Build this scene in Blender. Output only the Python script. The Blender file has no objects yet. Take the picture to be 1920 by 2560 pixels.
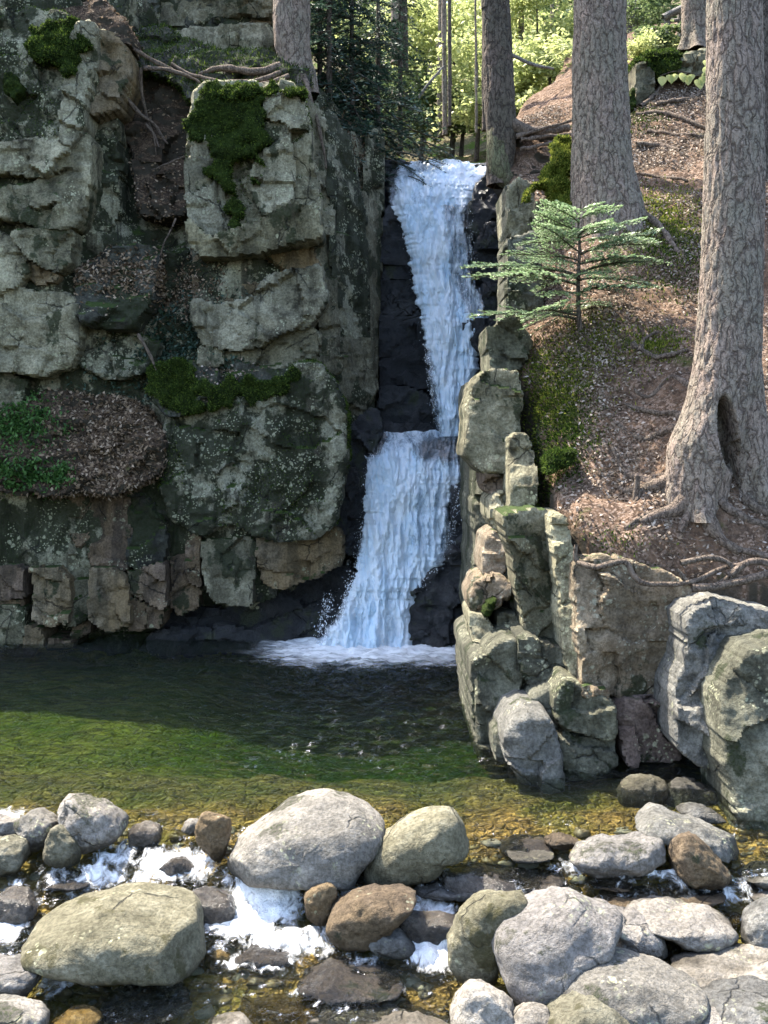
import bpy, math, random
import numpy as np
random.seed(7); RNG = np.random.default_rng(11)
scene = bpy.context.scene
COL = scene.collection
# ------------------------------------------------------------------ camera
F, CX, CY = 2745.0, 960.0, 1280.0            # focal length and centre in photograph pixels (1920 x 2560)
PITCH = math.atan(181 / F); CAM = np.array([0.0, 0.0, 4.0])
cam_d = bpy.data.cameras.new('camera'); cam = bpy.data.objects.new('camera', cam_d); COL.objects.link(cam)
cam_d.sensor_fit = 'VERTICAL'; cam_d.sensor_height = 36; cam_d.lens = 36 * F / 2560
cam_d.clip_start = 0.1; cam_d.clip_end = 800
cam.location = CAM; cam.rotation_euler = (math.pi / 2 - PITCH, 0, 0)
scene.camera = cam
# ------------------------------------------------------------------ sky, sun, exposure
SUN_EL, SUN_AZ = math.radians(59), math.radians(-50)      # azimuth from +Y (away from the camera) towards +X
w = bpy.data.worlds.new('World'); scene.world = w; w.use_nodes = True
nt = w.node_tree; nt.nodes.clear()
sky = nt.nodes.new('ShaderNodeTexSky'); sky.sky_type = 'NISHITA'; sky.sun_disc = False; sky.air_density = 1.; sky.dust_density = 2.; sky.ozone_density = .5
sky.sun_elevation = SUN_EL; sky.sun_rotation = SUN_AZ % (2 * math.pi)
bg = nt.nodes.new('ShaderNodeBackground'); bg.inputs[1].default_value = 0.15
wo = nt.nodes.new('ShaderNodeOutputWorld'); nt.links.new(sky.outputs[0], bg.inputs[0]); nt.links.new(bg.outputs[0], wo.inputs[0])
sd = bpy.data.lights.new('sun', 'SUN'); sd.energy = 3.9; sd.angle = math.radians(0.55); sd.color = (1.0, 0.93, 0.80)
sun = bpy.data.objects.new('sun', sd); COL.objects.link(sun); sun.location = (-10, 10, 40)
sun.rotation_euler = (SUN_EL - math.pi / 2, 0, -SUN_AZ)
scene.view_settings.view_transform = 'Standard'; scene.view_settings.look = 'None'
scene.view_settings.gamma = 1; scene.view_settings.exposure = 2.3
scene.cycles.use_denoising = True
scene.cycles.max_bounces = 8; scene.cycles.transparent_max_bounces = 24
scene.cycles.sample_clamp_indirect = 6; scene.cycles.caustics_reflective = False; scene.cycles.caustics_refractive = False
# ------------------------------------------------------------------ projection helpers
CP, SP = math.cos(PITCH), math.sin(PITCH)
def dirs(x, y):
    x = np.asarray(x, float); y = np.asarray(y, float)
    return np.stack([x - CX, F * CP + (CY - y) * SP, -F * SP + (CY - y) * CP], -1)
def at(x, y, Y):                              # the world point at distance Y behind photograph pixel (x, y)
    d = dirs(x, y); return CAM + d * (np.asarray(Y, float) / d[..., 1])[..., None]
def atz(x, y, z):                             # ... on the horizontal plane z
    d = dirs(x, y); return CAM + d * ((z - 4.0) / d[..., 2])[..., None]
def project(P):
    q = P - CAM; dz_ = q[:, 1] * CP - q[:, 2] * SP; return CX + F * q[:, 0] / dz_, CY - F * (q[:, 1] * SP + q[:, 2] * CP) / dz_
TILES = {0: (0, 0, 1.0), 1: (0, 0, 1.728), 2: (0, 850, 1.728), 3: (960, 0, 1.728), 4: (960, 850, 1.728), 5: (0, 1700, 1.728),
         6: (960, 1700, 1.728), 7: (780, 380, 3.073), 8: (780, 1050, 3.402), 9: (780, 0, 3.456), 10: (1500, 0, 3.95), 11: (1180, 500, 2.9625), 12: (0, 0, .8641)}
def px(t, s):
    ox, oy, k = TILES[t]
    a = np.array([[float(v) for v in p.split(',')] for p in s.split()])
    return a / k + np.array([ox, oy])
# ------------------------------------------------------------------ noise
_perm = np.random.default_rng(5).permutation(256); _perm = np.concatenate([_perm, _perm, _perm])
_g = np.random.default_rng(6).normal(size=(256, 3)); _g /= np.linalg.norm(_g, axis=1)[:, None]; _g = _g.astype(np.float32)
def perlin(P):
    P = np.asarray(P, np.float32); fl = np.floor(P); i = fl.astype(np.int32); f = P - fl; i &= 255
    u = f * f * f * (f * (f * 6 - 15) + 10); r = 0
    for dx in (0, 1):
        for dy in (0, 1):
            for dz in (0, 1):
                h = _perm[_perm[_perm[i[:, 0] + dx] + i[:, 1] + dy] + i[:, 2] + dz]
                d = f - np.array([dx, dy, dz], np.float32)
                wt = (u[:, 0] if dx else 1 - u[:, 0]) * (u[:, 1] if dy else 1 - u[:, 1]) * (u[:, 2] if dz else 1 - u[:, 2])
                r = r + wt * np.einsum('ij,ij->i', _g[h], d)
    return r * 1.6
def fbm(P, o=4, lac=2.1, gain=.5):
    P = np.asarray(P, float); a, s, r = 1.0, 1.0, 0
    for k in range(o):
        r = r + a * perlin(P * s + 17.3 * k); a *= gain; s *= lac
    return r
def ridge(P, o=3):
    P = np.asarray(P, float); a, s, r = 1.0, 1.0, 0
    for k in range(o):
        r = r + a * (1 - 2 * np.abs(perlin(P * s + 31.7 * k))); a *= .5; s *= 2.1
    return r
def smooth(a, b, x): t = np.clip((np.asarray(x, float) - a) / (b - a), 0, 1); return t * t * (3 - 2 * t)
class TPS:                                    # a smooth surface h(a, b) through scattered points
    def __init__(s, ab, h, lam=.02):
        s.p = np.asarray(ab, float); n = len(s.p)
        K = s.k(s.p, s.p) + lam * np.eye(n); Q = np.hstack([np.ones((n, 1)), s.p])
        A = np.block([[K, Q], [Q.T, np.zeros((3, 3))]])
        s.w = np.linalg.solve(A, np.concatenate([h, np.zeros(3)]))
    def k(s, a, b):
        r2 = ((a[:, None] - b[None]) ** 2).sum(-1) + 1e-9; return .5 * r2 * np.log(r2)
    def __call__(s, a, b):
        q = np.stack([np.ravel(a), np.ravel(b)], -1).astype(float)
        return (s.k(q, s.p) @ s.w[:-3] + s.w[-3] + q @ s.w[-2:]).reshape(np.shape(a))
# ------------------------------------------------------------------ mesh helpers
def mesh(name, V, faces, mat=None, smooth_=True, uv=None, attrs=None):
    V = np.asarray(V, np.float32); me = bpy.data.meshes.new(name)
    loops, starts, tot = [], [], 0
    for f in (faces if isinstance(faces, list) else [faces]):
        f = np.asarray(f, np.int32)
        if not len(f): continue
        k = f.shape[1]; loops.append(f.ravel()); starts.append(tot + k * np.arange(len(f), dtype=np.int32)); tot += f.size
    L = np.concatenate(loops); S = np.concatenate(starts).astype(np.int32)
    me.vertices.add(len(V)); me.vertices.foreach_set('co', V.ravel())
    me.loops.add(len(L)); me.loops.foreach_set('vertex_index', L)
    me.polygons.add(len(S)); me.polygons.foreach_set('loop_start', S)
    if uv is not None:
        u = me.uv_layers.new(name='flow'); u.data.foreach_set('uv', np.asarray(uv, np.float32)[L].ravel())
    for k, v in (attrs or {}).items():
        a = me.attributes.new(k, 'FLOAT', 'POINT'); a.data.foreach_set('value', np.asarray(v, np.float32))
    me.update(calc_edges=True)
    if smooth_: me.polygons.foreach_set('use_smooth', np.ones(len(S), bool))
    for m in (mat if isinstance(mat, (list, tuple)) else [mat]):
        if m: me.materials.append(m)
    return me
def tag(o, label=None, cat=None, group=None, kind=None):
    for k, v in (('label', label), ('category', cat), ('group', group), ('kind', kind)):
        if v: o[k] = v
    return o
def put(name, V, faces, mat, parent=None, origin=None, **kw):
    V = np.asarray(V, float)
    o0 = np.array(origin if origin is not None else (V.mean(0) * [1, 1, 0] + [0, 0, V[:, 2].min()]), float)
    me = mesh(name, V - o0, faces, mat, **kw)
    o = bpy.data.objects.new(name, me); COL.objects.link(o)
    if parent is not None:
        o.parent = parent; b = np.array(parent.get('_w', (0, 0, 0)), float); o.location = o0 - b
        o['_w'] = list(map(float, o0))
    else:
        o.location = o0; o['_w'] = list(map(float, o0))
    return o
def thing(name, loc, label, cat, group=None, kind=None):
    o = bpy.data.objects.new(name, None); COL.objects.link(o); o.location = loc; o['_w'] = [float(v) for v in loc]
    o.empty_display_size = .2
    return tag(o, label, cat, group, kind)
def grid_faces(nu, nv, wrap=False):
    i, j = np.meshgrid(np.arange(nv - 1), np.arange(nu if wrap else nu - 1), indexing='ij')
    j2 = (j + 1) % nu
    return np.stack([i * nu + j, i * nu + j2, (i + 1) * nu + j2, (i + 1) * nu + j], -1).reshape(-1, 4)
def chaikin(p, n=1, k=.25):
    for _ in range(n):
        q = np.roll(p, -1, 0); p = np.stack([p * (1 - k) + q * k, p * k + q * (1 - k)], 1).reshape(-1, 2)
    return p
def resample(p, h, n=None):
    q = np.vstack([p, p[:1]]); s = np.concatenate([[0], np.cumsum(np.linalg.norm(np.diff(q, axis=0), axis=1))])
    n = n or max(12, int(s[-1] / h)); t = np.linspace(0, s[-1], n, endpoint=False)
    return np.stack([np.interp(t, s, q[:, 0]), np.interp(t, s, q[:, 1])], -1)
def sdf(q, p):                                # signed distance (inside > 0) and nearest outline point
    a, b = p, np.roll(p, -1, 0); D = np.full(len(q), 1e9); NP = np.zeros_like(q); ins = np.zeros(len(q), bool)
    for k in range(0, len(q), 20000):
        Q = q[k:k + 20000, None]; ab = (b - a)[None]; t = np.clip(((Q - a) * ab).sum(-1) / ((ab ** 2).sum(-1) + 1e-12), 0, 1)
        C = a + t[..., None] * ab; d = ((Q - C) ** 2).sum(-1); m = d.argmin(1); r = np.arange(len(m))
        D[k:k + 20000] = np.sqrt(d[r, m]); NP[k:k + 20000] = C[r, m]
        y = Q[..., 1]; c = ((a[:, 1] > y) != (b[:, 1] > y)) & (Q[..., 0] < (b[:, 0] - a[:, 0]) * (y - a[:, 1]) / (b[:, 1] - a[:, 1] + 1e-12) + a[:, 0])
        ins[k:k + 20000] = c.sum(1) % 2 == 1
    return np.where(ins, D, -D), NP
_seed = [0]
SURF = {}
def patch(name, out, h, hf, thick, rnd, axis, mat, parent=None, disp=None, key=None, kind=None, origin=None, sharp=0):
    """A solid piece: outline `out` in a plane, front surface hf(a, b), rounded edges of radius rnd, sides going back by `thick`.
    axis 'y': plane is (X, Z), front looks towards -Y.  axis 'z': plane is (X, Y), front looks up."""
    lo, hi = out.min(0) - h, out.max(0) + h
    na, nb = int((hi[0] - lo[0]) / h) + 2, int((hi[1] - lo[1]) / h) + 2
    A, B = np.meshgrid(lo[0] + h * np.arange(na), lo[1] + h * np.arange(nb))
    q = np.stack([A.ravel(), B.ravel()], -1)
    d, NP = sdf(q, out); ins = d > 0
    f = grid_faces(na, nb); f = f[ins[f].any(1)]
    used = np.unique(f); mp = -np.ones(len(q), int); mp[used] = np.arange(len(used)); f = mp[f]
    q, d, NP, ins = q[used], d[used], NP[used], ins[used]
    near = ins & (d < .55 * h); q = np.where((ins & ~near)[:, None], q, NP); d = np.where(near, 0., d)
    t = np.clip(1 - np.where(ins, d, 0) / rnd, 0, 1); back = rnd * (1 - np.sqrt(1 - t * t))
    back = np.where(ins, back, thick)
    base = hf(q[:, 0], q[:, 1]); sgn = 1 if axis == 'y' else -1
    P3 = np.stack([q[:, 0], base, q[:, 1]], -1) if axis == 'y' else np.stack([q[:, 0], q[:, 1], base], -1)
    dp = disp(P3, d) if disp is not None else 0
    val = base + sgn * (back - np.where(ins, dp, 0))
    V = np.stack([q[:, 0], val, q[:, 1]], -1) if axis == 'y' else np.stack([q[:, 0], q[:, 1], val], -1)
    if axis == 'z': pass
    F4 = f if axis == 'y' else f
    o = put(name, V, F4, mat, parent, origin)
    if sharp: o.data.set_sharp_from_angle(angle=math.radians(sharp))
    if kind: o['kind'] = kind
    if key: SURF[key] = (V, F4)
    return o
def slab(pxs, Y, mat, parent, name='rock_block', sx=0., sz=.08, thick=1.3, rnd=.16, amp=.07, res=5.5, jit=.03, grow=.03, facet=1., ch=1, key=None, fine=1., kind=None, strat=0., rsc=.32):
    _seed[0] += 1; sd_ = _seed[0] * 7.31
    c = pxs.mean(0); C = at(c[0], c[1], Y); d = dirs(pxs[:, 0], pxs[:, 1])
    n = np.array([-sx, 1., -sz]); t = (n @ (C - CAM)) / (d @ n); P = CAM + d * t[:, None]
    out = P[:, [0, 2]]; h = res * Y / F
    size = np.sqrt(np.prod(np.ptp(out, axis=0)))
    out = resample(chaikin(out, ch, .06) if ch else out, h * 1.4)
    nn = np.roll(out, -1, 0) - np.roll(out, 1, 0); nn = np.stack([nn[:, 1], -nn[:, 0]], -1) / (np.linalg.norm(nn, axis=1)[:, None] + 1e-9)
    o3 = np.stack([out[:, 0], out[:, 1], np.full(len(out), sd_)], -1)
    ar2 = (out[:, 0] * np.roll(out[:, 1], -1) - out[:, 1] * np.roll(out[:, 0], -1)).sum()
    nn = nn if ar2 > 0 else -nn
    out = out + nn * (grow * size + .3 * h + fbm(o3 * 2.6 / max(size, .2), 5, gain=.62) * jit * size)[:, None]
    rs = np.random.default_rng(_seed[0] + 900); lo_, hi_ = out.min(0), out.max(0); K = int(np.clip(size * 7, 5, 22)); fc = rs.uniform(lo_, hi_, (K, 2)); fg = rs.normal(0, .17, (K, 2)) * facet; fo = rs.normal(0, .04, K) * facet
    hf = lambda a, b: C[1] + sx * (a - C[0]) + sz * (b - C[2])
    def disp(P3, dd):
        S = P3 + sd_
        r = amp * (.5 if facet else 1.) * fbm(S * [1.1, 1.1, 1.4] / max(size * .55, .25), 3) + amp * .55 * ridge(S * [1.6, 1.6, 2.3], 3) + fine * .018 * fbm(S * 5.5, 4, gain=.65)
        if facet:
            q = P3[:, [0, 2]] + .10 * np.stack([fbm(S * 2.2 + 50, 2), fbm(S * 2.2 + 90, 2)], -1)
            dd2 = ((q[:, None] - fc[None]) ** 2 * [1., 1.7]).sum(-1); j = dd2.argmin(1); r = r + fo[j] + np.clip((fg[j] * (q - fc[j])).sum(1), -.12, .12)
            if K > 2:
                ss = np.sqrt(np.partition(dd2, 1, 1)[:, :2]); r = r - .045 * facet * np.clip(1 - (ss[:, 1] - ss[:, 0]) / .035, 0, 1) * (fbm(S * .9 + 70, 2) > -.05)
        if strat: r = r + strat * np.round(3 * fbm(S * [.35, .35, 2.2], 3)) / 3
        return r
    return patch(name, out, h, hf, thick, min(rnd * rsc, size * .45), 'y', mat, parent, disp, key, kind, sharp=40 if facet else 0)
def boulder(pxs, mat, label, group=None, name='boulder', depth=.8, base=None, Y=None, shear=.0, e=.68, amp=.05, cuts=6, nu=84, nv=42, sink=.06, parent=None, cat='boulder', seed=None, fine=1., dz=0.):
    _seed[0] += 1; rs = np.random.default_rng(seed or _seed[0] + 100); sd_ = _seed[0] * 3.77
    cx, by = pxs[:, 0].mean(), (base or pxs[:, 1].max())
    if Y is None: Y = stream_hit(cx, by)[1]
    wd = np.ptp(pxs[:, 0]) * Y / F; D = depth * wd * .5; Yc = Y + D * .45
    st0 = rs.bit_generator.state
    def geo(pq):
        rs.bit_generator.state = st0
        P = at(pq[:, 0], pq[:, 1], Yc)[:, [0, 2]]; ht = np.ptp(P[:, 1])
        o = resample(chaikin(P, 2, .18), 0, nu); c = (o.min(0) + o.max(0)) / 2
        ph = np.linspace(-math.pi / 2, math.pi / 2, nv)
        s = np.abs(np.cos(ph)) ** e; dy = np.sign(np.sin(ph)) * np.abs(np.sin(ph)) ** e
        X = c[0] + s[:, None] * (o[:, 0] - c[0])[None]; Z = c[1] + s[:, None] * (o[:, 1] - c[1])[None]
        Yv = Yc + D * dy[:, None] + shear * (Z - c[1])
        C = np.array([c[0], Yc, c[1]]); R = np.stack([X, Yv, Z], -1).reshape(-1, 3) - C; sc = np.array([wd / 2, D, ht / 2])
        for _ in range(cuts):
            n = rs.normal(size=3) * [1, 1, .9]; n /= np.linalg.norm(n)
            pr = (R / sc) @ n; lim = pr.max() * rs.uniform(.78, .94); ex = np.maximum(pr - lim, 0)
            R = R - (ex * .85)[:, None] * n * sc
        return C, R, sc
    lo_, hi_ = pxs.min(0), pxs.max(0); hi_ = hi_ + [0, sink * (hi_[1] - lo_[1])]; pq = pxs
    for _ in range(4):                        # size the stone so that its outline as seen has the traced extent
        C, R, sc = geo(pq); x_, y_ = project(C + R); a0, a1 = np.array([x_.min(), y_.min()]), np.array([x_.max(), y_.max()])
        pq = (pq - (a0 + a1) / 2) * (hi_ - lo_) / (a1 - a0) + (lo_ + hi_) / 2
    C, R, sc = geo(pq)
    nrm = R / sc ** 2; nrm /= np.linalg.norm(nrm, axis=1)[:, None] + 1e-9
    m = wd
    dp = amp * m * fbm(R / (m * .42) + sd_, 3) + amp * .22 * m * fbm(R / (m * .1) + sd_, 3) + fine * .006 * fbm(R * 14 + sd_, 3, gain=.7)
    V = C + R + nrm * dp[:, None] + [0, 0, dz]
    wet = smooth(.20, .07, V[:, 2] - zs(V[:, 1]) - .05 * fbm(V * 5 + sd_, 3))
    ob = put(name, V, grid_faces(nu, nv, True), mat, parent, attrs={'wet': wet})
    if parent is None: tag(ob, label, cat, group)
    return ob
def tube(pts, rad, n=8, amp=.0, seed=0, caps=True):
    pts = np.asarray(pts, float); m = len(pts); rad = np.broadcast_to(rad, (m,))
    T = np.gradient(pts, axis=0); T /= np.linalg.norm(T, axis=1)[:, None] + 1e-9
    up = np.where(np.abs(T[:, 2:3]) > .9, [[1., 0, 0]], [[0, 0, 1.]]); A = np.cross(T, up); A /= np.linalg.norm(A, axis=1)[:, None] + 1e-9; B = np.cross(T, A)
    th = np.linspace(0, 2 * math.pi, n, endpoint=False)
    V = pts[:, None] + rad[:, None, None] * (np.cos(th)[None, :, None] * A[:, None] + np.sin(th)[None, :, None] * B[:, None])
    V = V.reshape(-1, 3)
    if amp: V = V + amp * np.stack([perlin(V * 6 + seed + k * 9) for k in range(3)], -1)
    return V, grid_faces(n, m, True)
def spline(p, n):
    p = np.asarray(p, float); t = np.linspace(0, len(p) - 1, n); i = np.clip(t.astype(int), 0, len(p) - 2); f = (t - i)[:, None]
    g = lambda k: p[np.clip(i + k, 0, len(p) - 1)]
    a, b, c, d = g(-1), g(0), g(1), g(2)
    return .5 * (2 * b + (c - a) * f + (2 * a - 5 * b + 4 * c - d) * f ** 2 + (3 * b - a - 3 * c + d) * f ** 3)
class Acc:                                    # collects many small pieces of one mass into one mesh
    def __init__(s): s.V, s.Q, s.n = [], [], 0
    def add(s, V, Q): s.V.append(np.asarray(V).reshape(-1, 3)); s.Q.append(np.asarray(Q) + s.n); s.n += len(s.V[-1])
    def get(s): return np.vstack(s.V), np.vstack(s.Q)
def leaves(pos, axis, nor, ln, wd, fold=.25):
    """diamond shaped leaves, slightly folded along the midrib: pos base, axis along the leaf, nor its upper side"""
    n = len(pos); ax = axis / (np.linalg.norm(axis, axis=1)[:, None] + 1e-9); sd_ = np.cross(ax, nor); sd_ /= np.linalg.norm(sd_, axis=1)[:, None] + 1e-9
    up = np.cross(sd_, ax); ln = np.broadcast_to(ln, (n,))[:, None]; wd = np.broadcast_to(wd, (n,))[:, None]
    V = np.stack([pos, pos + ax * ln * .45 + sd_ * wd * .5 + up * wd * fold, pos + ax * ln, pos + ax * ln * .45 - sd_ * wd * .5 + up * wd * fold], 1)
    return V.reshape(-1, 3), np.arange(4 * n).reshape(-1, 4)
def on_surface(V, Fq, n, rng, mask=None):
    a, b, c, d = (V[Fq[:, k]] for k in range(4)); nr = np.cross(c - a, d - b); ar = np.linalg.norm(nr, axis=1)
    nr = nr / (ar[:, None] + 1e-9)
    wt = ar.copy()
    if mask is not None: wt = wt * mask((a + b + c + d) / 4, nr)
    i = rng.choice(len(Fq), n, p=wt / wt.sum()); u, v = rng.random((2, n, 1))
    return (a[i] * (1 - u) + b[i] * u) * (1 - v) + (d[i] * (1 - u) + c[i] * u) * v, nr[i]
# ------------------------------------------------------------------ materials
class NT:
    def __init__(s, name):
        s.m = bpy.data.materials.new(name); s.m.use_nodes = True; s.t = s.m.node_tree; s.t.nodes.clear()
        s.out = s.t.nodes.new('ShaderNodeOutputMaterial')
        s.pos = s.n('ShaderNodeNewGeometry').outputs['Position']
    def n(s, ty, **kw):
        o = s.t.nodes.new(ty)
        for k, v in kw.items():
            if k.startswith('i_'): s.set(o.inputs[k[2:].replace('_', ' ')], v)
            else: setattr(o, k, v)
        return o
    def set(s, inp, v):
        if hasattr(v, 'is_output') or isinstance(v, bpy.types.NodeSocket): s.t.links.new(v, inp)
        elif isinstance(v, tuple) and len(v) == 3 and inp.type == 'RGBA': inp.default_value = (*v, 1)
        else: inp.default_value = v
    def math(s, op, a, b=0., c=None, clamp=False):
        o = s.t.nodes.new('ShaderNodeMath'); o.operation = op; o.use_clamp = clamp
        s.set(o.inputs[0], a); s.set(o.inputs[1], b)
        if c is not None: s.set(o.inputs[2], c)
        return o.outputs[0]
    def noise(s, scale, detail=6, rough=.6, vec=None, dist=0.):
        o = s.n('ShaderNodeTexNoise'); s.set(o.inputs['Vector'], vec or s.pos)
        o.inputs['Scale'].default_value = scale; o.inputs['Detail'].default_value = detail; o.inputs['Roughness'].default_value = rough; o.inputs['Distortion'].default_value = dist
        return o.outputs['Fac']
    def voro(s, scale, vec=None, feature='F1', out='Distance'):
        o = s.n('ShaderNodeTexVoronoi', feature=feature); s.set(o.inputs['Vector'], vec or s.pos); o.inputs['Scale'].default_value = scale
        return o.outputs[out]
    def ramp(s, f, a, b):                     # smooth step from a to b
        o = s.n('ShaderNodeMapRange', interpolation_type='SMOOTHSTEP'); s.set(o.inputs[0], f); o.inputs[1].default_value = a; o.inputs[2].default_value = b
        return o.outputs[0]
    def mix(s, f, a, b, mode='MIX'):
        o = s.n('ShaderNodeMix', data_type='RGBA', blend_type=mode); s.set(o.inputs[0], f); s.set(o.inputs[6], a); s.set(o.inputs[7], b); return o.outputs[2]
    def mapv(s, scale, vec=None, loc=(0, 0, 0)):
        o = s.n('ShaderNodeMapping'); s.set(o.inputs[0], vec or s.pos); o.inputs['Scale'].default_value = scale; o.inputs['Location'].default_value = loc; return o.outputs[0]
    def bump(s, h, st, dist=.05, nor=None):
        o = s.n('ShaderNodeBump'); s.set(o.inputs['Height'], h); o.inputs['Strength'].default_value = st; o.inputs['Distance'].default_value = dist
        if nor: s.set(o.inputs['Normal'], nor)
        return o.outputs[0]
    def bsdf(s, col, rough=.9, nor=None, spec=.3, **kw):
        o = s.n('ShaderNodeBsdfPrincipled'); s.set(o.inputs['Base Color'], col); s.set(o.inputs['Roughness'], rough); o.inputs['Specular IOR Level'].default_value = spec
        if nor: s.set(o.inputs['Normal'], nor)
        return o.outputs[0]
    def done(s, sh, vol=None):
        s.t.links.new(sh, s.out.inputs[0])
        if vol: s.t.links.new(vol, s.out.inputs[1])
        return s.m
def rock_mat(name, dark=(.045, .041, .026), mid=(.21, .195, .128), light=(.44, .41, .285), lichen=(.54, .53, .38), lich=.35, patch=.45, patch_c=(.035, .04, .022),
             moss=.75, moss_c=(.034, .058, .010), tan=0., tan_c=(.24, .17, .085), rough=.92, bump=.7, sc=1., streak=.3, spec=.25, wetline=False):
    s = NT(name)
    oi = s.n('ShaderNodeObjectInfo').outputs['Random']
    off = s.n('ShaderNodeVectorMath', operation='ADD'); s.set(off.inputs[0], s.pos)
    sc_ = s.n('ShaderNodeCombineXYZ'); s.set(sc_.inputs[0], s.math('MULTIPLY', oi, 37.)); s.set(sc_.inputs[1], s.math('MULTIPLY', oi, 11.)); s.set(off.inputs[1], sc_.outputs[0])
    v = off.outputs[0]
    n1 = s.noise(1.1 * sc, 7, .62, v); n2 = s.noise(5.5 * sc, 8, .7, v); n3 = s.noise(26 * sc, 5, .7, v)
    t = s.math('ADD', s.math('MULTIPLY', n1, .55), s.math('MULTIPLY', n2, .45))
    c = s.mix(s.ramp(t, .33, .50), dark, mid); c = s.mix(s.ramp(t, .47, .66), c, light)
    if tan: c = s.mix(s.math('MULTIPLY', s.ramp(s.noise(.9 * sc, 5, .6, s.mapv((1, 1, .5), v, (3, 5, 1))), .38, .62), tan), c, tan_c)
    # vertical water streaks
    if streak: c = s.mix(s.math('MULTIPLY', s.ramp(s.noise(3.2, 5, .6, s.mapv((1, 1, .10), v)), .48, .62), min(1., streak * 1.7)), c, dark)
    # dark algae / moss blotches with ragged edges
    if patch:
        pm = s.ramp(s.math('ADD', s.noise(1.7 * sc, 3, .5, s.mapv((1, 1, .6), v, (9, 2, 4))), s.math('MULTIPLY', s.math('SUBTRACT', n2, .5), .55)), .70 - .32 * patch, .76 - .32 * patch)
        c = s.mix(s.math('MULTIPLY', pm, .9), c, s.mix(s.ramp(n3, .45, .7), patch_c, moss_c))
    # pale crust lichen: round spots of two sizes, clustered
    if lich:
        cl = s.noise(2.1 * sc, 3, .5, s.mapv((1, 1, 1), v, (1, 7, 3)))
        w_ = s.n('ShaderNodeVectorMath', operation='ADD'); s.set(w_.inputs[0], v)
        nn = s.n('ShaderNodeTexNoise'); s.set(nn.inputs['Vector'], v); nn.inputs['Scale'].default_value = 11; nn.inputs['Detail'].default_value = 3
        sc2 = s.n('ShaderNodeVectorMath', operation='SCALE'); s.set(sc2.inputs[0], nn.outputs['Color']); sc2.inputs[3].default_value = .09; s.set(w_.inputs[1], sc2.outputs[0]); wv = w_.outputs[0]
        a = s.math('SUBTRACT', 1., s.ramp(s.voro(6.5 * sc, wv), .18, .30)); b = s.math('SUBTRACT', 1., s.ramp(s.voro(17 * sc, wv), .22, .36))
        m = s.math('MULTIPLY', s.math('MAXIMUM', a, b), s.ramp(cl, .62 - .22 * lich, .74 - .22 * lich))
        c = s.mix(s.math('MULTIPLY', m, .8), c, s.mix(n3, lichen, (lichen[0] * .75, lichen[1] * .8, lichen[2] * .7)))
    c = s.mix(s.math('MULTIPLY', s.ramp(n3, .40, .62), .75), c, s.mix(1., c, (.45, .44, .42), 'MULTIPLY'))
    c = s.mix(1., c, s.mix(oi, (.86, .86, .88), (1.12, 1.1, 1.04)), 'MULTIPLY')
    # moss on ledges that face up
    if moss:
        g = s.n('ShaderNodeNewGeometry'); sp = s.n('ShaderNodeSeparateXYZ'); s.set(sp.inputs[0], g.outputs['Normal'])
        mm = s.ramp(s.math('ADD', sp.outputs[2], s.math('MULTIPLY', s.math('SUBTRACT', s.noise(3.1, 5, .65, v), .5), 1.1)), 1.15 - .62 * moss, 1.3 - .62 * moss)
        c = s.mix(mm, c, s.mix(n3, (moss_c[0] * .5, moss_c[1] * .55, moss_c[2] * .6), (moss_c[0] * 1.5, moss_c[1] * 1.4, moss_c[2] * 1.4)))
    cr = s.voro(1.3 * sc, s.mapv((1, 1, .8), wv if lich else v), 'DISTANCE_TO_EDGE')
    crk = s.math('MULTIPLY', s.math('SUBTRACT', 1., s.ramp(cr, 0., .022)), s.ramp(s.noise(1.3, 2, .5, v), .52, .6))
    c = s.mix(s.math('MULTIPLY', crk, .7), c, (.012, .012, .01))
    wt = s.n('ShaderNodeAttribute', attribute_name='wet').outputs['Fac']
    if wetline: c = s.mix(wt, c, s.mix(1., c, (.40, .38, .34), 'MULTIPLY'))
    h = s.math('ADD', s.math('MULTIPLY', n2, .7), s.math('ADD', s.math('MULTIPLY', n3, .30), s.math('MULTIPLY', s.noise(90 * sc, 3, .7, v), .10)))
    h = s.math('SUBTRACT', h, s.math('MULTIPLY', crk, .35))
    rg = rough if not isinstance(rough, tuple) else s.math('ADD', rough[0], s.math('MULTIPLY', n2, rough[1]))
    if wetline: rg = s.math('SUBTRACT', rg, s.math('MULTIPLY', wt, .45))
    return s.done(s.bsdf(c, rg, s.bump(h, min(1., bump * 1.25), .16), spec))
def leaf_mat(name, cols, trans=.45, rough=.6, spec=.3):
    s = NT(name); g = s.n('ShaderNodeNewGeometry'); r = s.n('ShaderNodeValToRGB'); s.set(r.inputs[0], g.outputs['Random Per Island'])
    e = r.color_ramp.elements
    while len(e) < len(cols): e.new(.5)
    for k, c in enumerate(cols): e[k].position = k / max(1, len(cols) - 1); e[k].color = (*c, 1)
    c = s.mix(s.math('MULTIPLY', s.ramp(s.noise(1.3, 3), .35, .65), .35), r.outputs[0], s.mix(1., r.outputs[0], (.6, .62, .6), 'MULTIPLY'))
    p = s.bsdf(c, rough, None, spec)
    if not trans: return s.done(p)
    t = s.n('ShaderNodeBsdfTranslucent'); s.set(t.inputs[0], c)
    mx = s.n('ShaderNodeMixShader'); mx.inputs[0].default_value = trans; s.set(mx.inputs[1], p); s.set(mx.inputs[2], t.outputs[0])
    return s.done(mx.outputs[0])
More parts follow.
